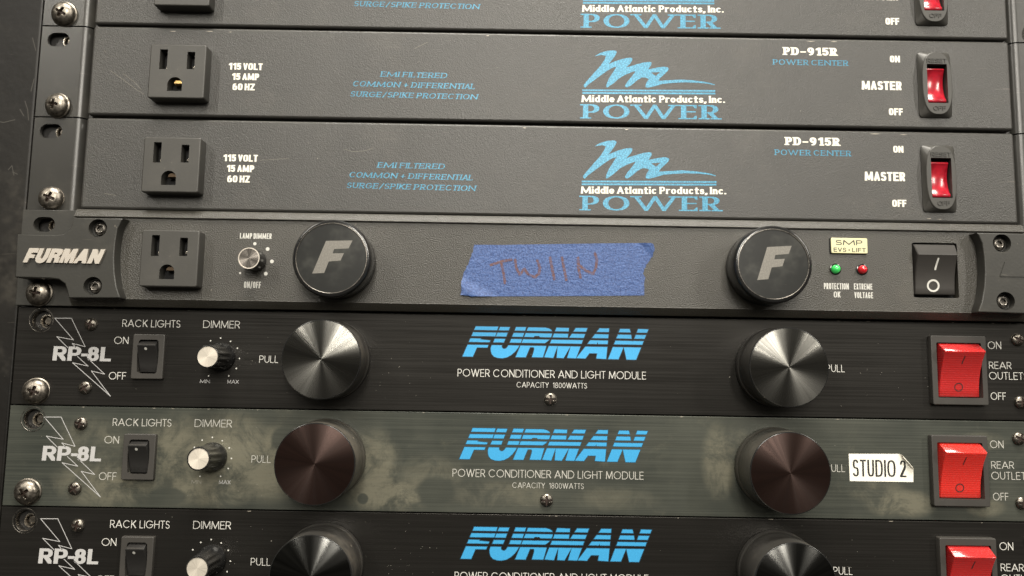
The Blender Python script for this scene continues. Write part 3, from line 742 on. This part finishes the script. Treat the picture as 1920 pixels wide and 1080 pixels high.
def b_ear4(s):
    def f(mb):
        # thin mounting plate
        slot = [(-231.2 + 1.6 + 3.4 * math.cos(math.radians(a)), 15.3 + 3.4 * math.sin(math.radians(a))) for a in range(-90, 91, 18)] + [(-231.2 - 1.6 + 3.4 * math.cos(math.radians(a)), 15.3 + 3.4 * math.sin(math.radians(a))) for a in range(90, 271, 18)]
        plate = [(-241.3, -22.0), (-213.5, -22.0), (-213.5, 22.0), (-241.3, 22.0)]
        boss = EAR10; cb = [circ(4.1, 28, -201.2, 12.2), circ(4.1, 28, -201.5, -13.7)]
        m = lambda P: ccw([(x * s, z) for x, z in P])
        solid(mb, m(plate), -1.5, 2.6, .3, [(m(slot), 4.0)], 2)
        solid(mb, m(boss), 2.4, 12.5, .5, [(m(c), 3.4, True) for c in cb], 3)
        base = [(-214, -18.0), (-191.5, -18.0), (-191.5, 17.8), (-214, 17.8)]
        for z0, z1 in ((-17.9, 17.5),):   # foot of the concave edge, flaring out at the face
            pass
    return f
e4 = [part('ear4%d' % s, 'rack_ear', b_ear4(s), K['pl_ear'], t4) for s in (1, -1)]
def b_button(mb):
    lathe(mb, [(3.0, -.2), (3.0, .5), (2.75, 1.1), (2.3, 1.5), (1.75, 1.7), (1.6, 1.55)], 36)
    hx = circ(1.6, 36); h6 = []
    for i in range(36):
        a = 2 * math.pi * i / 36; k = math.cos(math.pi / 6) / math.cos((a % (math.pi / 3)) - math.pi / 6); h6.append((1.35 * k * math.cos(a), 1.35 * k * math.sin(a)))
    A = mb.ring(hx, 1.55); B = mb.ring(h6, 1.5); C_ = mb.ring(h6, .5); mb.bridge(A, B); mb.bridge(B, C_); mb.face(*C_)
for s, e in ((1, e4[0]), (-1, e4[1])):
    for x, z in ((-201.2, 12.2), (-201.5, -13.7)): part('button', 'socket_screw', b_button, K['steel_dark'], e, (x * s, z, 9.3), None, 25)
# raised maker's name on the left ear: same letters as the printed ones, without the stripes
def name_polys(x0, x1, z0, z1):
    out = []
    for P, Hs in LOGO:
        V, F = tri(P, Hs if P[0][0] < 0 and P[0][0] > -12 else ())
        f = lambda p: (x0 + (p[0] + 38.6) / 84.3 * (x1 - x0), z0 + (p[1] - 2.5) / 13.9 * (z1 - z0))
        out.append(([f(p) for p in V], F))
    return out
mb = MB()
for V, F in name_polys(-232.6, -196.6, -3.9, 2.6): tris_solid(mb, V, F, -.3, .9)
obj('raised_lettering', mb, K['chrome'], e4[0], loc=(0, 0, 12.5), sharp=20)
mb = MB(); loft(mb, [([(200.4, -2.4), (226, -2.4), (226, 4.3), (203.0, 4.3)], 0), ([(200.4, -2.4), (226, -2.4), (226, 4.3), (203.0, 4.3)], .35)])
obj('raised_plaque', mb, K['pl_ear'], e4[1], loc=(-1, -.4, 12.5))
text('L', 'heavy', 211.0, 215, -1.8, 2.0, K['white'], e4[1], 12.87)
outlet(t4, -168.3, -.9, FH)
def T4(s, st, x0, x1, z0, z1, m='white', par=f4, h=FH, **k): text(s, st, x0, x1, z0, z1, K[m], par, h, **k)
T4('LAMP DIMMER', 'condm', -139.9, -125.6, 9.5, 12.0); T4('ON/OFF', 'condm', -136.9, -129.3, -12.9, -10.0)
T4('PROTECTION', 'condm', 123.5, 134.7, -9.1, -6.3); T4('OK', 'condm', 127.8, 130.9, -12.8, -10.1); T4('EXTREME', 'condm', 137.0, 145.3, -9.0, -6.3); T4('VOLTAGE', 'condm', 137.1, 145.5, -12.9, -10.2)
print_polys([circ(r, 14, x, z) for x, z, r in ((-133.0, 7.2, .75), (-127.1, 4.9, .85), (-124.9, -.7, .85), (-127.4, -6.3, .85), (-138.9, -6.2, .5))], K['white'], f4, FH, 'dial_dots')
# small lamp dimmer knob
def b_dial(mb): lathe(mb, [(4.9, 0), (4.9, 8.2), (4.75, 8.7), (4.4, 8.8)], 40, flute=lambda i, h: 1 - (.03 if i % 3 == 0 and 0.5 < h < 8.4 else 0))
def b_dialring(mb): lathe(mb, [(4.5, 8.2), (4.75, 8.8), (4.65, 9.0), (4.3, 9.0), (4.2, 8.8)], 40)
def b_dialcap(mb): lathe(mb, [(4.25, 0), (0, 0)], 48)
dk = part('dial', 'dimmer_knob', b_dial, K['gloss'], t4, (-132.2, -.7, FH + .3))
part('dialring', 'metal_ring', b_dialring, K['chrome'], dk); part('dialcap', 'knob_cap', b_dialcap, K['cap_grey'], dk, (0, 0, 8.85))
# two round knobs with the letter F
FLET = [(-97.5, 6.4), (-86.1, 6.8), (-87.7, 3.3), (-93.9, 2.9), (-94.4, 1.0), (-89.6, 1.2), (-90.9, -2.0), (-95.9, -2.5), (-97.7, -7.5), (-102.8, -7.8)]
def b_fknob(mb): lathe(mb, [(16.6, 0), (17.0, 1.0), (17.1, 9.5), (17.1, 12.2), (16.9, 13.2), (16.5, 13.8), (16.0, 14.0), (15.2, 14.0)], 72)
def b_fring(mb): lathe(mb, [(15.45, 13.9), (15.4, 14.1), (15.25, 14.12), (15.12, 14.05), (15.08, 13.7)], 72)
def b_fins(mb): lathe(mb, [(15.15, 13.8), (0, 13.8)], 72)
for x, z, sx, rt in ((-95.0, -.7, 1.0, 0.0), (96.2, -.1, .93, .03)):
    k = part('fk', 'filter_cover_knob', b_fknob, K['gloss'], t4, (x, z, FH))
    part('fr', 'metal_ring', b_fring, K['steel_dark'], k); part('fi', 'knob_insert', b_fins, K['insert'], k)
    P = [((-17.5 + (a + 17.5) * 1.009 + 95.1) * sx + .5, -47.1 + (b + 47.1) * 1.009 + .8 - .2) for a, b in FLET]
    P = [(a * math.cos(rt) - b * math.sin(rt), a * math.sin(rt) + b * math.cos(rt)) for a, b in P]
    V, F = tri(P); mb = MB(); tris_solid(mb, V, F, 0, .02); obj('knob_lettering', mb, K['fgrey'], k, loc=(0, 0, 13.82))
# badge, indicator lamps
bd = MB(); solid(bd, rrect(16.4, 7.0, .5, 2, 135.1, 10.7), 0, 1.0, .2); bd = obj('badge', bd, K['badge'], t4, loc=(0, 0, FH))
bb = MB(); solid(bb, rrect(17.0, 7.4, .6, 2, 134.9, 10.6), -.2, .5, .1); obj('badge_rim', bb, K['gloss'], bd)
text('SMP', 'wide', 128.9, 141.0, 10.9, 13.2, K['black_ink'], bd, 1.0); text('EVS', 'wide', 127.9, 133.6, 7.8, 9.7, K['black_ink'], bd, 1.0); text('LIFT', 'wide', 136.2, 142.4, 7.8, 9.7, K['black_ink'], bd, 1.0)
print_polys([circ(.35, 10, 134.9, 8.7)], K['black_ink'], bd, 1.0)
def b_led(mb): lathe(mb, [(1.9, 0), (1.9, .9), (1.75, 1.7), (1.35, 2.4), (.8, 2.8), (0, 2.95)], 28)
def b_ledring(mb): lathe(mb, [(2.6, 0), (2.55, .5), (2.2, .6), (1.95, .3)], 28)
for x, m, lb in ((128.8, 'led_g', 'green lens'), (140.8, 'led_r', 'red lens')):
    o = part('led', 'indicator_lamp', b_led, K[m], t4, (x, .0, FH), None, 50, lb); part('lr', 'lamp_ring', b_ledring, K['gloss'], o)
# rocker switch set into the face
def rockprism(mb, wt, wb, prof, corner=.35, curve=0.0):
    """prof: (z,h,halfwidth) from top to bottom of the rocker face; sides drop to h=-2"""
    L = []; R = []; L0 = []; R0 = []; Li = []; Ri = []
    for z, h, hw in prof:
        L0.append(mb.pt(-hw - .25, z, -2)); L.append(mb.pt(-hw, z, h - corner)); Li.append(mb.pt(-hw + corner, z, h)); Ri.append(mb.pt(hw - corner, z, h)); R.append(mb.pt(hw, z, h - corner)); R0.append(mb.pt(hw + .25, z, -2))
    for i in range(len(prof) - 1):
        for a, b in ((L0, L), (L, Li), (Li, Ri), (Ri, R), (R, R0)): mb.face(a[i], a[i + 1], b[i + 1], b[i])
def b_rock4(mb):
    rockprism(mb, 9, 9, [(12.0, -2.0, 9.4), (11.6, .2, 9.4), (10.8, .9, 9.3), (7.1, 2.8, 9.0), (6.6, 2.9, 8.95), (6.1, 2.7, 8.95), (2, 1.2, 8.95), (-3, .1, 8.95), (-8, -.4, 9.0), (-10.4, -.45, 9.0), (-10.9, -.7, 9.0), (-11.1, -3, 9.1)])
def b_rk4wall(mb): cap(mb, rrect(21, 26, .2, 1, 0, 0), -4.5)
r4 = part('rock4', 'rocker_switch', b_rock4, K['rocker4'], t4, (173.8, .3, FH))
part('rk4w', 'inner_wall', b_rk4wall, K['void'], r4)
mb = MB()
def on_face(P, prof, lift):
    out = []
    for x, z in P:
        h = prof[0][1]
        for (z0, h0), (z1, h1) in zip(prof, prof[1:]):
            if z1 <= z <= z0: h = h0 + (h1 - h0) * (z0 - z) / (z0 - z1)
        out.append((x, z, h + lift))
    return out
def mark_on(polys, prof, mat, par, lift=.05, sub=True):
    V, F = union(polys); mb = MB()
    ids = [mb.pt(x, z, h) for x, z, h in on_face(V, prof, lift)]
    for t in F: mb.face(*[ids[i] for i in t])
    return obj('switch_marking', mb, mat, par)
pr4 = [(6.1, 2.7), (2, 1.2), (-3, .1), (-8, -.4), (-10.4, -.45)]
def ringmark(cx, cz, r, wd): return [hull([(cx + q * math.cos(math.radians(a + d)), cz + q * math.sin(math.radians(a + d))) for q in (r - wd, r + wd) for d in (0, 15.5)]) for a in range(0, 360, 15)]
def linemark(x0, z0, x1, z1, r, n=6): return stroke_poly([[(x0 + (x1 - x0) * i / n, z0 + (z1 - z0) * i / n) for i in range(n + 1)]], r)
mark_on(linemark(.5, 4.9, -.3, .3, .42), pr4, K['white'], r4, .06); mark_on(ringmark(-.9, -7.0, 2.45, .42), pr4, K['white'], r4, .06)
screw(t4, -230.5, -16.4, 2.6, .15, 'steel'); screw(t4, 230.5, -16.4, 2.6, .75, 'steel')

# ---- the tape on it
def wob(x, z, s): return math.sin(x * 1.3 * s + z * .7) * math.sin(z * 1.9 * s - x * .31)
edge = []
nT = len(TAPE)
for i in range(nT):
    a, b = TAPE[i], TAPE[(i + 1) % nT]; L = math.hypot(b[0] - a[0], b[1] - a[1]); kk = max(1, int(L / .8)); horiz = abs(b[0] - a[0]) > 6
    for q in range(kk):
        tt = q / kk; j = .05 if horiz else .28
        edge.append((a[0] + (b[0] - a[0]) * tt + random.uniform(-j, j), a[1] + (b[1] - a[1]) * tt + random.uniform(-j, j) * (.3 if horiz else 1)))
edge = [((x, z)) for x, z in edge]
inner = [(x * 1.0, z * 1.0) for x in [-38 + 1.6 * i for i in range(53)] for z in [-14 + 1.5 * k for k in range(16)] if pip(x, z, inset(ccw(edge), .7))]
V, F = tri(edge, (), inner); mb = MB()
def th(x, z):
    h = .16 + .05 * wob(x, z, .6)
    d = (-33.5 - x) * .55 + (-9.5 - z)      # lifted, creased bottom left corner
    if d > 0: h += min(.9, .22 * d) + .12 * math.sin(x * 3.2 + z)
    d = (x - 43.5) + (z - 7.0)
    if d > 0: h += min(.8, .18 * d)
    return h
for x, z in V: mb.pt(x, z, th(x, z))
for t in F: mb.face(*t)
low = [mb.pt(x, z, .0) for x, z in edge]
tape = obj('masking_tape', mb, K['tape'], None, loc=(0, 66.675, FH), sharp=60)
tag(tape, 'torn strip of blue masking tape with brown handwriting stuck on the black power conditioner', 'tape')
polys = stroke_poly(TW, .62); V, F = union(polys); mb = MB()
for x, z in V: mb.pt(x, z, th(x, z) + .07)
for t in F: mb.face(*t)
obj('handwriting', mb, K['marker'], tape, sharp=60)

# ---- three wide-knob conditioners
BANDS = ((14.85, 17.2), (12.05, 13.68), (9.35, 10.88), (1.9, 7.98))
def b_logo(grow):
    def f(mb):
        for P, Hs in LOGO:
            P = ccw(P)
            if grow: P = inset(P, -grow); Hs = [inset(ccw(h), grow * .5) for h in Hs]
            V, F = tri(P, Hs)
            for t in F:
                for lo, hi in BANDS:
                    q = clip([V[i] for i in t], lo - grow, hi + grow)
                    if len(q) >= 3 and abs(area2(q)) > 1e-4: mb.face(*[mb.pt(x, z, 0) for x, z in q])
    return f
RECT = (-241.3, 241.3)
def b_rp(mb):
    holes = [(circ(4.6, 32, -230.6 * s, 16.0), 3.0) for s in (1, -1)] + [(rrect(20.5, 25.5, .6, 2, 185.3, .2), 3.0), (rrect(10.5, 16.5, .6, 2, -180.2, .2), 3.0)]
    solid(mb, [(-241.2, -21.95), (241.2, -21.95), (241.2, 21.95), (-241.2, 21.95)], -3.0, 0, .22, holes, 2)
def b_body(mb):  # unseen boxes added behind the panel to keep the gaps dark
    for x0, x1 in ((-215, -191), (-169, 174), (198, 215)): box(mb, x0, x1, -21.95, 21.95, -45, -3.05)
def b_csk(mb): lathe(mb, [(5.6, .03), (5.3, .06), (4.6, -.5), (4.4, -1.0), (4.3, -3.0)], 40)
def b_rbezel(mb):
    solid(mb, rrect(25.0, 31.0, .7, 3), 0, 3.1, .35, [(rrect(20.2, 24.7, .5, 2), 5)], 2)
def b_rockerred(mb):
    rockprism(mb, 9, 9, [(12.2, .2, 9.1), (11.8, 1.5, 9.1), (8.6, 6.5, 9.1), (8.25, 6.65, 9.05), (7.9, 6.4, 9.05), (4, 4.2, 8.9), (0, 2.6, 8.85), (-4, 1.45, 8.85), (-8, .8, 8.9), (-11.6, .45, 9.0), (-11.95, .2, 9.0), (-12.2, -2, 9.1)], .22)
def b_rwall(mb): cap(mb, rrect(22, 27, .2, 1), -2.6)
def b_sbezel(mb):
    solid(mb, rrect(14.3, 20.1, .6, 3), 0, 2.0, .35, [(b_win, 4)], 2)
b_win = ccw([(4.4, -6.9), (3.6, -7.6), (-3.6, -7.6), (-4.4, -6.9), (-4.7, -3), (-4.8, 0), (-4.7, 3), (-4.4, 6.9), (-3.6, 7.6), (3.6, 7.6), (4.4, 6.9), (4.7, 3), (4.8, 0), (4.7, -3)])
def b_srock(mb):
    rockprism(mb, 9, 9, [(7.3, -.2, 3.7), (7.0, .8, 3.75), (5.2, 4.0, 4.0), (4.9, 4.05, 4.05), (4.6, 3.9, 4.1), (2, 2.5, 4.4), (-1, 1.4, 4.5), (-4, .6, 4.35), (-6.6, .45, 4.0), (-7.0, .2, 3.8), (-7.2, -1.5, 3.7)], .25)
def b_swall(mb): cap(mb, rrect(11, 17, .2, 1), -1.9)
def b_srocktop(mb):   # dusty upper bevel
    A = [mb.pt(-3.3, 6.75, 1.1), mb.pt(3.3, 6.75, 1.1)]; B = [mb.pt(-3.6, 5.35, 3.72), mb.pt(3.6, 5.35, 3.72)]; mb.face(A[0], B[0], B[1], A[1])
def knob_body(Hk):
    def f(mb): lathe(mb, [(17.6, 0), (17.7, .6), (17.7, 3.4), (17.45, 3.7), (17.25, 4.2), (17.25, 5.0), (17.3, 5.2), (17.15, Hk - .5), (17.0, Hk - .15), (16.8, Hk)], 80)
    return f
def b_kcap(mb): lathe(mb, [(16.85, -.02), (16.7, .05), (.001, .05), (0, .05)], 96)
def b_kedge(mb): lathe(mb, [(17.12, -.3), (17.02, -.02), (16.85, .06), (16.68, .06)], 80)
def b_dim(mb):
    lathe(mb, [(6.5, 0), (6.55, .5), (6.5, 1.5), (6.2, 2.4), (5.8, 3.2), (5.6, 4.5), (5.3, 10), (5.15, 14.6), (4.95, 15.1), (4.45, 15.2), (4.4, 14.9)], 72,
          flute=lambda i, h: 1 - (.09 if (i % 6 < 2) and 3.5 < h < 14.9 else (.045 if (i % 6 in (2, 5)) and 3.5 < h < 14.9 else 0)))
def b_dimcap(mb): lathe(mb, [(4.4, 0), (0, 0)], 48)
def conditioner(label, zc, dx, panel, capm, redm, logo_dx, logo_dz, knobh, kpos, sidem, ext):
    t = thing('power_conditioner', label, 'power conditioner', zc, group='wide black conditioners with light modules' if panel == 'black' else None)
    p = part('rp', 'face_panel', b_rp, K[panel], t)
    def T(s, st, x0, x1, z0, z1, m='white', **k): text(s, st, x0 + dx, x1 + dx, z0, z1, K['white_dull' if m == 'white' and panel != 'black' else m], p, 0.0, **k)
    
    T('RACK LIGHTS', 'thin', -193.6, -167.3, 13.6, 16.95); T('ON', 'thin', -196.8, -190.3, 5.8, 9.1); T('OFF', 'thin', -198.1, -190.3, -10.25, -6.9)
    T('DIMMER', 'thin', -156.9, -140.2, 13.7, 17.1); T('PULL', 'thin', -130.6, -122.0, -1.6, 1.6); T('PULL', 'thin', 126.4, 134.8, -1.6, 1.7)
    T('MIN', 'thin', -156.8, -152.4, -11.2, -9.6, 'grey_ink' if panel == 'black' else 'faint'); T('MAX', 'thin', -144.5, -139.4, -11.2, -9.5, 'grey_ink')
    T('POWER CONDITIONER AND LIGHT MODULE', 'thin', -40.7, 44.6, -6.35, -2.9); T('CAPACITY  1800WATTS', 'thin', -13.9, 17.9, -10.85, -8.4)
    T('ON', 'thin', 200.4, 206.5, 10.0, 13.4); T('REAR', 'thin', 200.5, 210.7, 1.0, 4.2); T('OUTLETS', 'thin', 200.3, 218.0, -3.8, -.4); T('OFF', 'thin', 200.6, 207.5, -12.95, -9.6)
    print_polys([circ(.36, 8, x + dx, z) for x, z in ((-153.1, 7.9), (-148.6, 9.2), (-144.1, 7.8), (-140.8, 4.7), (-139.6, .1), (-140.8, -4.4), (-144, -7.8), (-153.1, -7.9), (-156.4, 4.7))], K['white'], p, 0, 'dial_dots')
    part('body', 'chassis', b_body, K['rail'], t)
    B = [[(-224.5, 17), (-216.9, 17.1), (-209.7, 4.3), (-215.7, 5.7), (-214, 3.9)], [(-224.5, 17), (-215.2, 7.3), (-222.9, 8.6), (-217.6, 3.8)],
         [(-212.8, -.2), (-207.8, -4.4), (-214.9, -3.0), (-196.7, -17.7), (-206.1, -6.6), (-200.0, -7.9), (-208.3, -.8)]]
    print_polys(stroke_poly([[(x + dx, z) for x, z in q] for q in B], .15), K['grey_ink'], p, 0, 'lightning_bolt')
    T('RP', 'heavy', -224.1, -211.2, -2.15, 4.3, 'grey_ink', shear=.04); T('-', 'heavy', -211.2, -208.3, -2.1, 4.3, 'grey_ink'); T('8L', 'heavy', -208.6, -197.5, -2.15, 4.3, 'grey_ink', shear=.04)
    part('logo_o', 'logo_outline', b_logo(.26), K['dblue'], p, (logo_dx, logo_dz, .012), None)
    part('logo', 'logo_lettering', b_logo(0), K['blue'], p, (logo_dx, logo_dz, .03), None)
    # rocker switches
    s = part('sbez', 'light_switch', b_sbezel, K['bezel'], t, (-180.2 + dx, .3, 0))
    part('swall', 'inner_wall', b_swall, K['void'], s); part('srock', 'rocker', b_srock, K['rocker'], s, (-.1, 0, 0), None, 40)
    part('srt', 'dusty_bevel', b_srocktop, K['bezel'], s, (-.1, 0, .04))
    prs = [(4.6, 3.9), (2, 2.5), (-1, 1.4)]
    mark_on([circ(.62, 16, -.5, 3.5)], prs, K['white'], s, .06)
    rz = t_red = part('rbez', 'outlet_switch', b_rbezel, K['bezel'], t, (185.3 + ext, .1, 0))
    part('rwall', 'inner_wall', b_rwall, K['void'], rz)
    part('rrock', 'rocker', b_rockerred, K[redm], rz, (.4, 0, .9), None, 40)
    prr = [(7.9, 7.3), (4, 5.1), (0, 3.5), (-4, 2.35), (-8, 1.7), (-11.6, 1.35)]
    mark_on(linemark(.75, 6.2, .2, 2.9, .22), prr, K['black_ink'], rz, .05); mark_on(ringmark(-.1, -7.6, 1.75, .2), prr, K['black_ink'], rz, .05)
    # dimmer
    d = part('dim', 'dimmer_knob', b_dim, K['gloss'], t, (-147.9 + dx, .6, 0), (.0, 0, -.02) if panel == 'black' else (-.06, 0, -.03), 28)
    part('dimcap', 'knob_cap', b_dimcap, K['silver'], d, (0, 0, 15.0))
    # the two large knobs
    for (x, z) in kpos:
        k = part('kb%.1f' % knobh, 'light_pull_knob', knob_body(knobh), K[sidem], t, (x, z, .4), None, 25)
        part('ke', 'metal_rim', b_kedge, K['gloss'], k, (0, 0, knobh))
        part('kc', 'knob_cap', b_kcap, K[capm], k, (0, 0, knobh), (0, random.uniform(0, 3), 0))
    for x, z, a in ((-207.7 + dx, 14.4, .2), (-208.2 + dx, -14.1, .9), (213.9 + dx * 1.5, 14.4, .5), (213.9 + dx * 1.5, -13.9, .1), (1.4 + dx, -15.9, .0)): small_screw(t, x, z, 0, a, 'steel_mid')
    for sx in (-230.6, 230.6): part('csk', 'screw_hole_rim', b_csk, K['steel_dark'], t, (sx, 16.0, 0))
    for x, z, a, tl, ws in (SCR[zc]): screw(t, x, z, 0, a, 'steel', tl, ws)
    return t
SCR = {22.225: [(-229.9, -16.0, .3, (0, .15), True), (230.6, -16, .2, (0, 0), True)], -22.225: [(-230.0, -15.8, .9, (.1, .1), True), (230.6, -16, .5, (0, 0), True)], -66.675: [(-230, -15.9, .2, (0, 0), True), (230.6, -16, .6, (0, 0), True)]}
t5 = conditioner('black brushed power conditioner with grey metal knobs, directly below the taped one', 22.225, 0, 'black', 'cap5', 'red5', 0, 0, 18.5, ((-98.0, .2), (102.7, .1)), 'knobside', 0)
t6 = conditioner('green tarnished power conditioner with dark maroon knobs and a white sticker', -22.225, -1.2, 'tarnish', 'cap6', 'red6', -.4, -1.25, 20.5, ((-98.4, .8), (101.6, .2)), 'knobside2', -1.5)
t7 = conditioner('black power conditioner lowest in the stack, cut off by the bottom edge of the photo', -66.675, .8, 'black', 'cap7', 'red5', 1.2, 0, 23.0, ((-97.6, -.2), (101.8, -.2)), 'knobside', .2)

# ---- sticker with a curling corner
S0 = [(135.6, -5.5), (164.0, -5.5), (164.3, 2.2), (160.6, 6.85), (135.4, 6.5)]
S0 = dedge(S0, .6, .015)
fa, fb = Vector((157.3, 7.0)), Vector((164.6, -1.6)); fd = (fb - fa).normalized(); fn = Vector((-fd.y, fd.x))
if fn.dot(Vector((164.6, 6.9)) - fa) < 0: fn = -fn
def curl(x, z, lift=0.0):
    p = Vector((x, z)); d = fn.dot(p - fa); r = 0.9
    if d <= 0: return x, z, .12 + lift
    a = min(d / r, 2.5); e = d - a * r; q = p - fn * d + fn * (r * math.sin(a) + e * math.cos(a)); return q.x, q.y, .12 + r * (1 - math.cos(a)) + e * math.sin(a) + lift * math.cos(a)
pts = [(135.6 + 28.6 * i / 44, -5.3 + 12 * k / 20) for i in range(1, 44) for k in range(1, 20)]
V, F = tri(S0, (), pts); mb = MB()
for x, z in V: mb.pt(*curl(x, z))
for t in F: mb.face(*t)
st = obj('sticker', mb, K['paper'], None, loc=(0, -22.225, 0), sharp=60)
tag(st, 'cream paper sticker with black lettering and one curling corner on the green tarnished panel', 'sticker')
V, F = text_tris('STUDIO 2', 'slab', 137.0, 161.0, -3.4, 4.0); mb = MB()
V2 = [curl(x, z, .05) for x, z in V]
for p in V2: mb.pt(*p)
for t in F: mb.face(*t)
obj('lettering', mb, K['black_ink'], st, sharp=60)

# ---- scratches, chips and dust that the photograph shows on the panels
def kids(o, n): return [c for c in o.children if c.name.split('.')[0] == n]
pcs = sorted([o for o in D.objects if o.name.startswith('power_center')], key=lambda o: -o.location.z)
def scratch(par, lines, r, h, mat='scuff', name='scratches'):
    return print_polys(stroke_poly(lines, r), K[mat], par, h, name)
scratch(kids(pcs[1], 'chassis')[0], [[(-204.5, -.2), (-198, -4.6), (-192, -9.0), (-188.3, -11.2)], [(-198.5, -1.5), (-193, -5.5), (-189.5, -9.2)], [(-208, 9.4), (-207.4, 8.6)], [(-64, 13.0), (-58, 16.2)]], .10, 5.5)
scratch(kids(pcs[2], 'chassis')[0], [[(-95, 8.5), (-91, 7.3), (-86, 7.6), (-81.5, 9.2)], [(-203, -14.2), (-198, -15.0)], [(-133, 2.5), (-120, 3.6)]], .09, 5.5)
def chips(par, pts, h, mat='chip'):
    polys = []
    for x, z, L in pts:
        k = [(x + random.uniform(-L, L), z + random.uniform(-.12, .12)) for _ in range(3)]; polys.append(hull([(x - L, z), (x + L * .8, z + .12), (x, z - .18)] + k))
    return print_polys(polys, K[mat], par, h, 'chipped_edge')
chips(kids(pcs[1], 'chassis')[0], [(121, 19.9, 2.2), (132, 19.95, 1.6), (-177, 19.4, 1.5), (-160, 19.7, 2.0), (-150, 19.5, .9), (-30, 19.9, .8)], 5.5)
chips(kids(pcs[2], 'chassis')[0], [(150, 19.9, 3.0), (163, 19.8, 2.0), (178, -19.6, 1.4), (173, -19.4, 1.2), (35, 20.0, 1.0), (-12, 19.9, .9)], 5.5)
for o, hs in ((t5, 0), (t6, 0), (t7, 0)):
    p = kids(o, 'face_panel')[0]
    chips(p, [(random.uniform(-215, 215), 21.7, random.uniform(.3, 1.2)) for _ in range(9)], 0)
def dust(par, n, x0, x1, z0, z1, h, clusters=()):
    polys = []
    for _ in range(n):
        if clusters and random.random() < .65:
            cx, cz, sp = random.choice(clusters); x, z = random.gauss(cx, sp), random.gauss(cz, sp * .6)
        else: x, z = random.uniform(x0, x1), random.uniform(z0, z1)
        if not (x0 < x < x1 and z0 < z < z1): continue
        r = random.uniform(.05, .13) * (1.6 if random.random() < .08 else 1); polys.append([(x + r * math.cos(a) * random.uniform(.6, 1.3), z + r * math.sin(a) * random.uniform(.6, 1.3)) for a in (0, 1.2, 2.5, 3.8, 5.0)])
    o = print_polys(polys, K['lint'], par, h, 'dust'); o['kind'] = 'stuff'; return o
for o in pcs: dust(kids(o, 'chassis')[0], 60, -210, 210, -19, 19, 5.5)
dust(f4, 70, -190, 190, -17, 17, FH, [(-80, 0, 14), (-165, 0, 16)])
dust(kids(t5, 'face_panel')[0], 70, -236, 236, -20, 20, 0, [(-68, -6, 9), (-140, 2, 12), (140, -8, 18)])
dust(kids(t6, 'face_panel')[0], 60, -236, 236, -20, 20, 0, [(-135, 0, 14)])
dust(kids(t7, 'face_panel')[0], 70, -236, 236, -20, 20, 0, [(-58, 4, 9), (-66, 2, 6), (-140, 8, 12), (130, 8, 14)])

# ------------------------------------------------------------------ the rack itself
rk = thing('rack_frame', 'dark scuffed steel rack frame left of and behind the stacked units', 'rack')
def b_sidepanel(mb):
    solid(mb, [(-330, -150), (-242.4, -150), (-242.4, 270), (-330, 270)], -60, -.8, 1.2, (), 3)
mb = MB(); b_sidepanel(mb); sp = obj('side_panel', mb, K['side'], rk)
K['faint_scuff'] = plain('faint_scuff', (0.035, 0.032, 0.026), 0.6)
print_polys(stroke_poly([[(-247, 141), (-245.4, 137), (-244.6, 132)], [(-249, 137), (-247, 134)], [(-252, 108), (-250.5, 110), (-249.2, 105.5)], [(-250, 107), (-247.6, 106)], [(-243.6, 152), (-244.6, 146)],
    [(-262, 131.5), (-256, 130.6), (-251, 132)], [(-246, 172), (-244, 166)], [(-257, 60), (-255, 58)]], .22), K['faint_scuff'], sp, -.8, 'scratches')
mb = MB(); solid(mb, [(242.6, -150), (330, -150), (330, 270), (242.6, 270)], -60, -.8, 1.2, (), 3); obj('side_panel', mb, K['side'], rk)
zs = [44.45 * i + 22.225 for i in range(-2, 5)]
def b_rail(s):
    def f(mb):
        holes = []
        for zc in zs:
            for dz in (15.7, -16.0): holes.append((circ(3.0, 24, s * -230.4 if dz < 0 else s * -229.6, zc + dz), 2.5))
        solid(mb, ccw([(s * -242.2, -140), (s * -216, -140), (s * -216, 260), (s * -242.2, 260)]), -8, -3.2, .2, holes, 1)
    return f
def b_tap(mb): lathe(mb, [(3.3, 0), (3.15, .35), (2.6, .4), (2.35, .0), (2.3, -2.5)], 28)
def b_tip(mb): lathe(mb, [(1.7, -3), (1.7, -.8), (1.35, -.5), (0, -.5)], 20)
for s in (1, -1):
    mb = MB(); b_rail(s)(mb); r = obj('mounting_rail', mb, K['rail'], rk)
    for i, zc in enumerate(zs):
        part('tap', 'threaded_hole', b_tap, K['steel_bright'], r, (s * -229.6, zc + 15.7, -3.2))
        part('tip', 'bolt_tip', b_tip, K['steel'], r, (s * -229.2, zc + 15.9, -2.6))
mb = MB(); box(mb, -216, 216, -140, 260, -70, -60); obj('back_panel', mb, K['void'], rk)
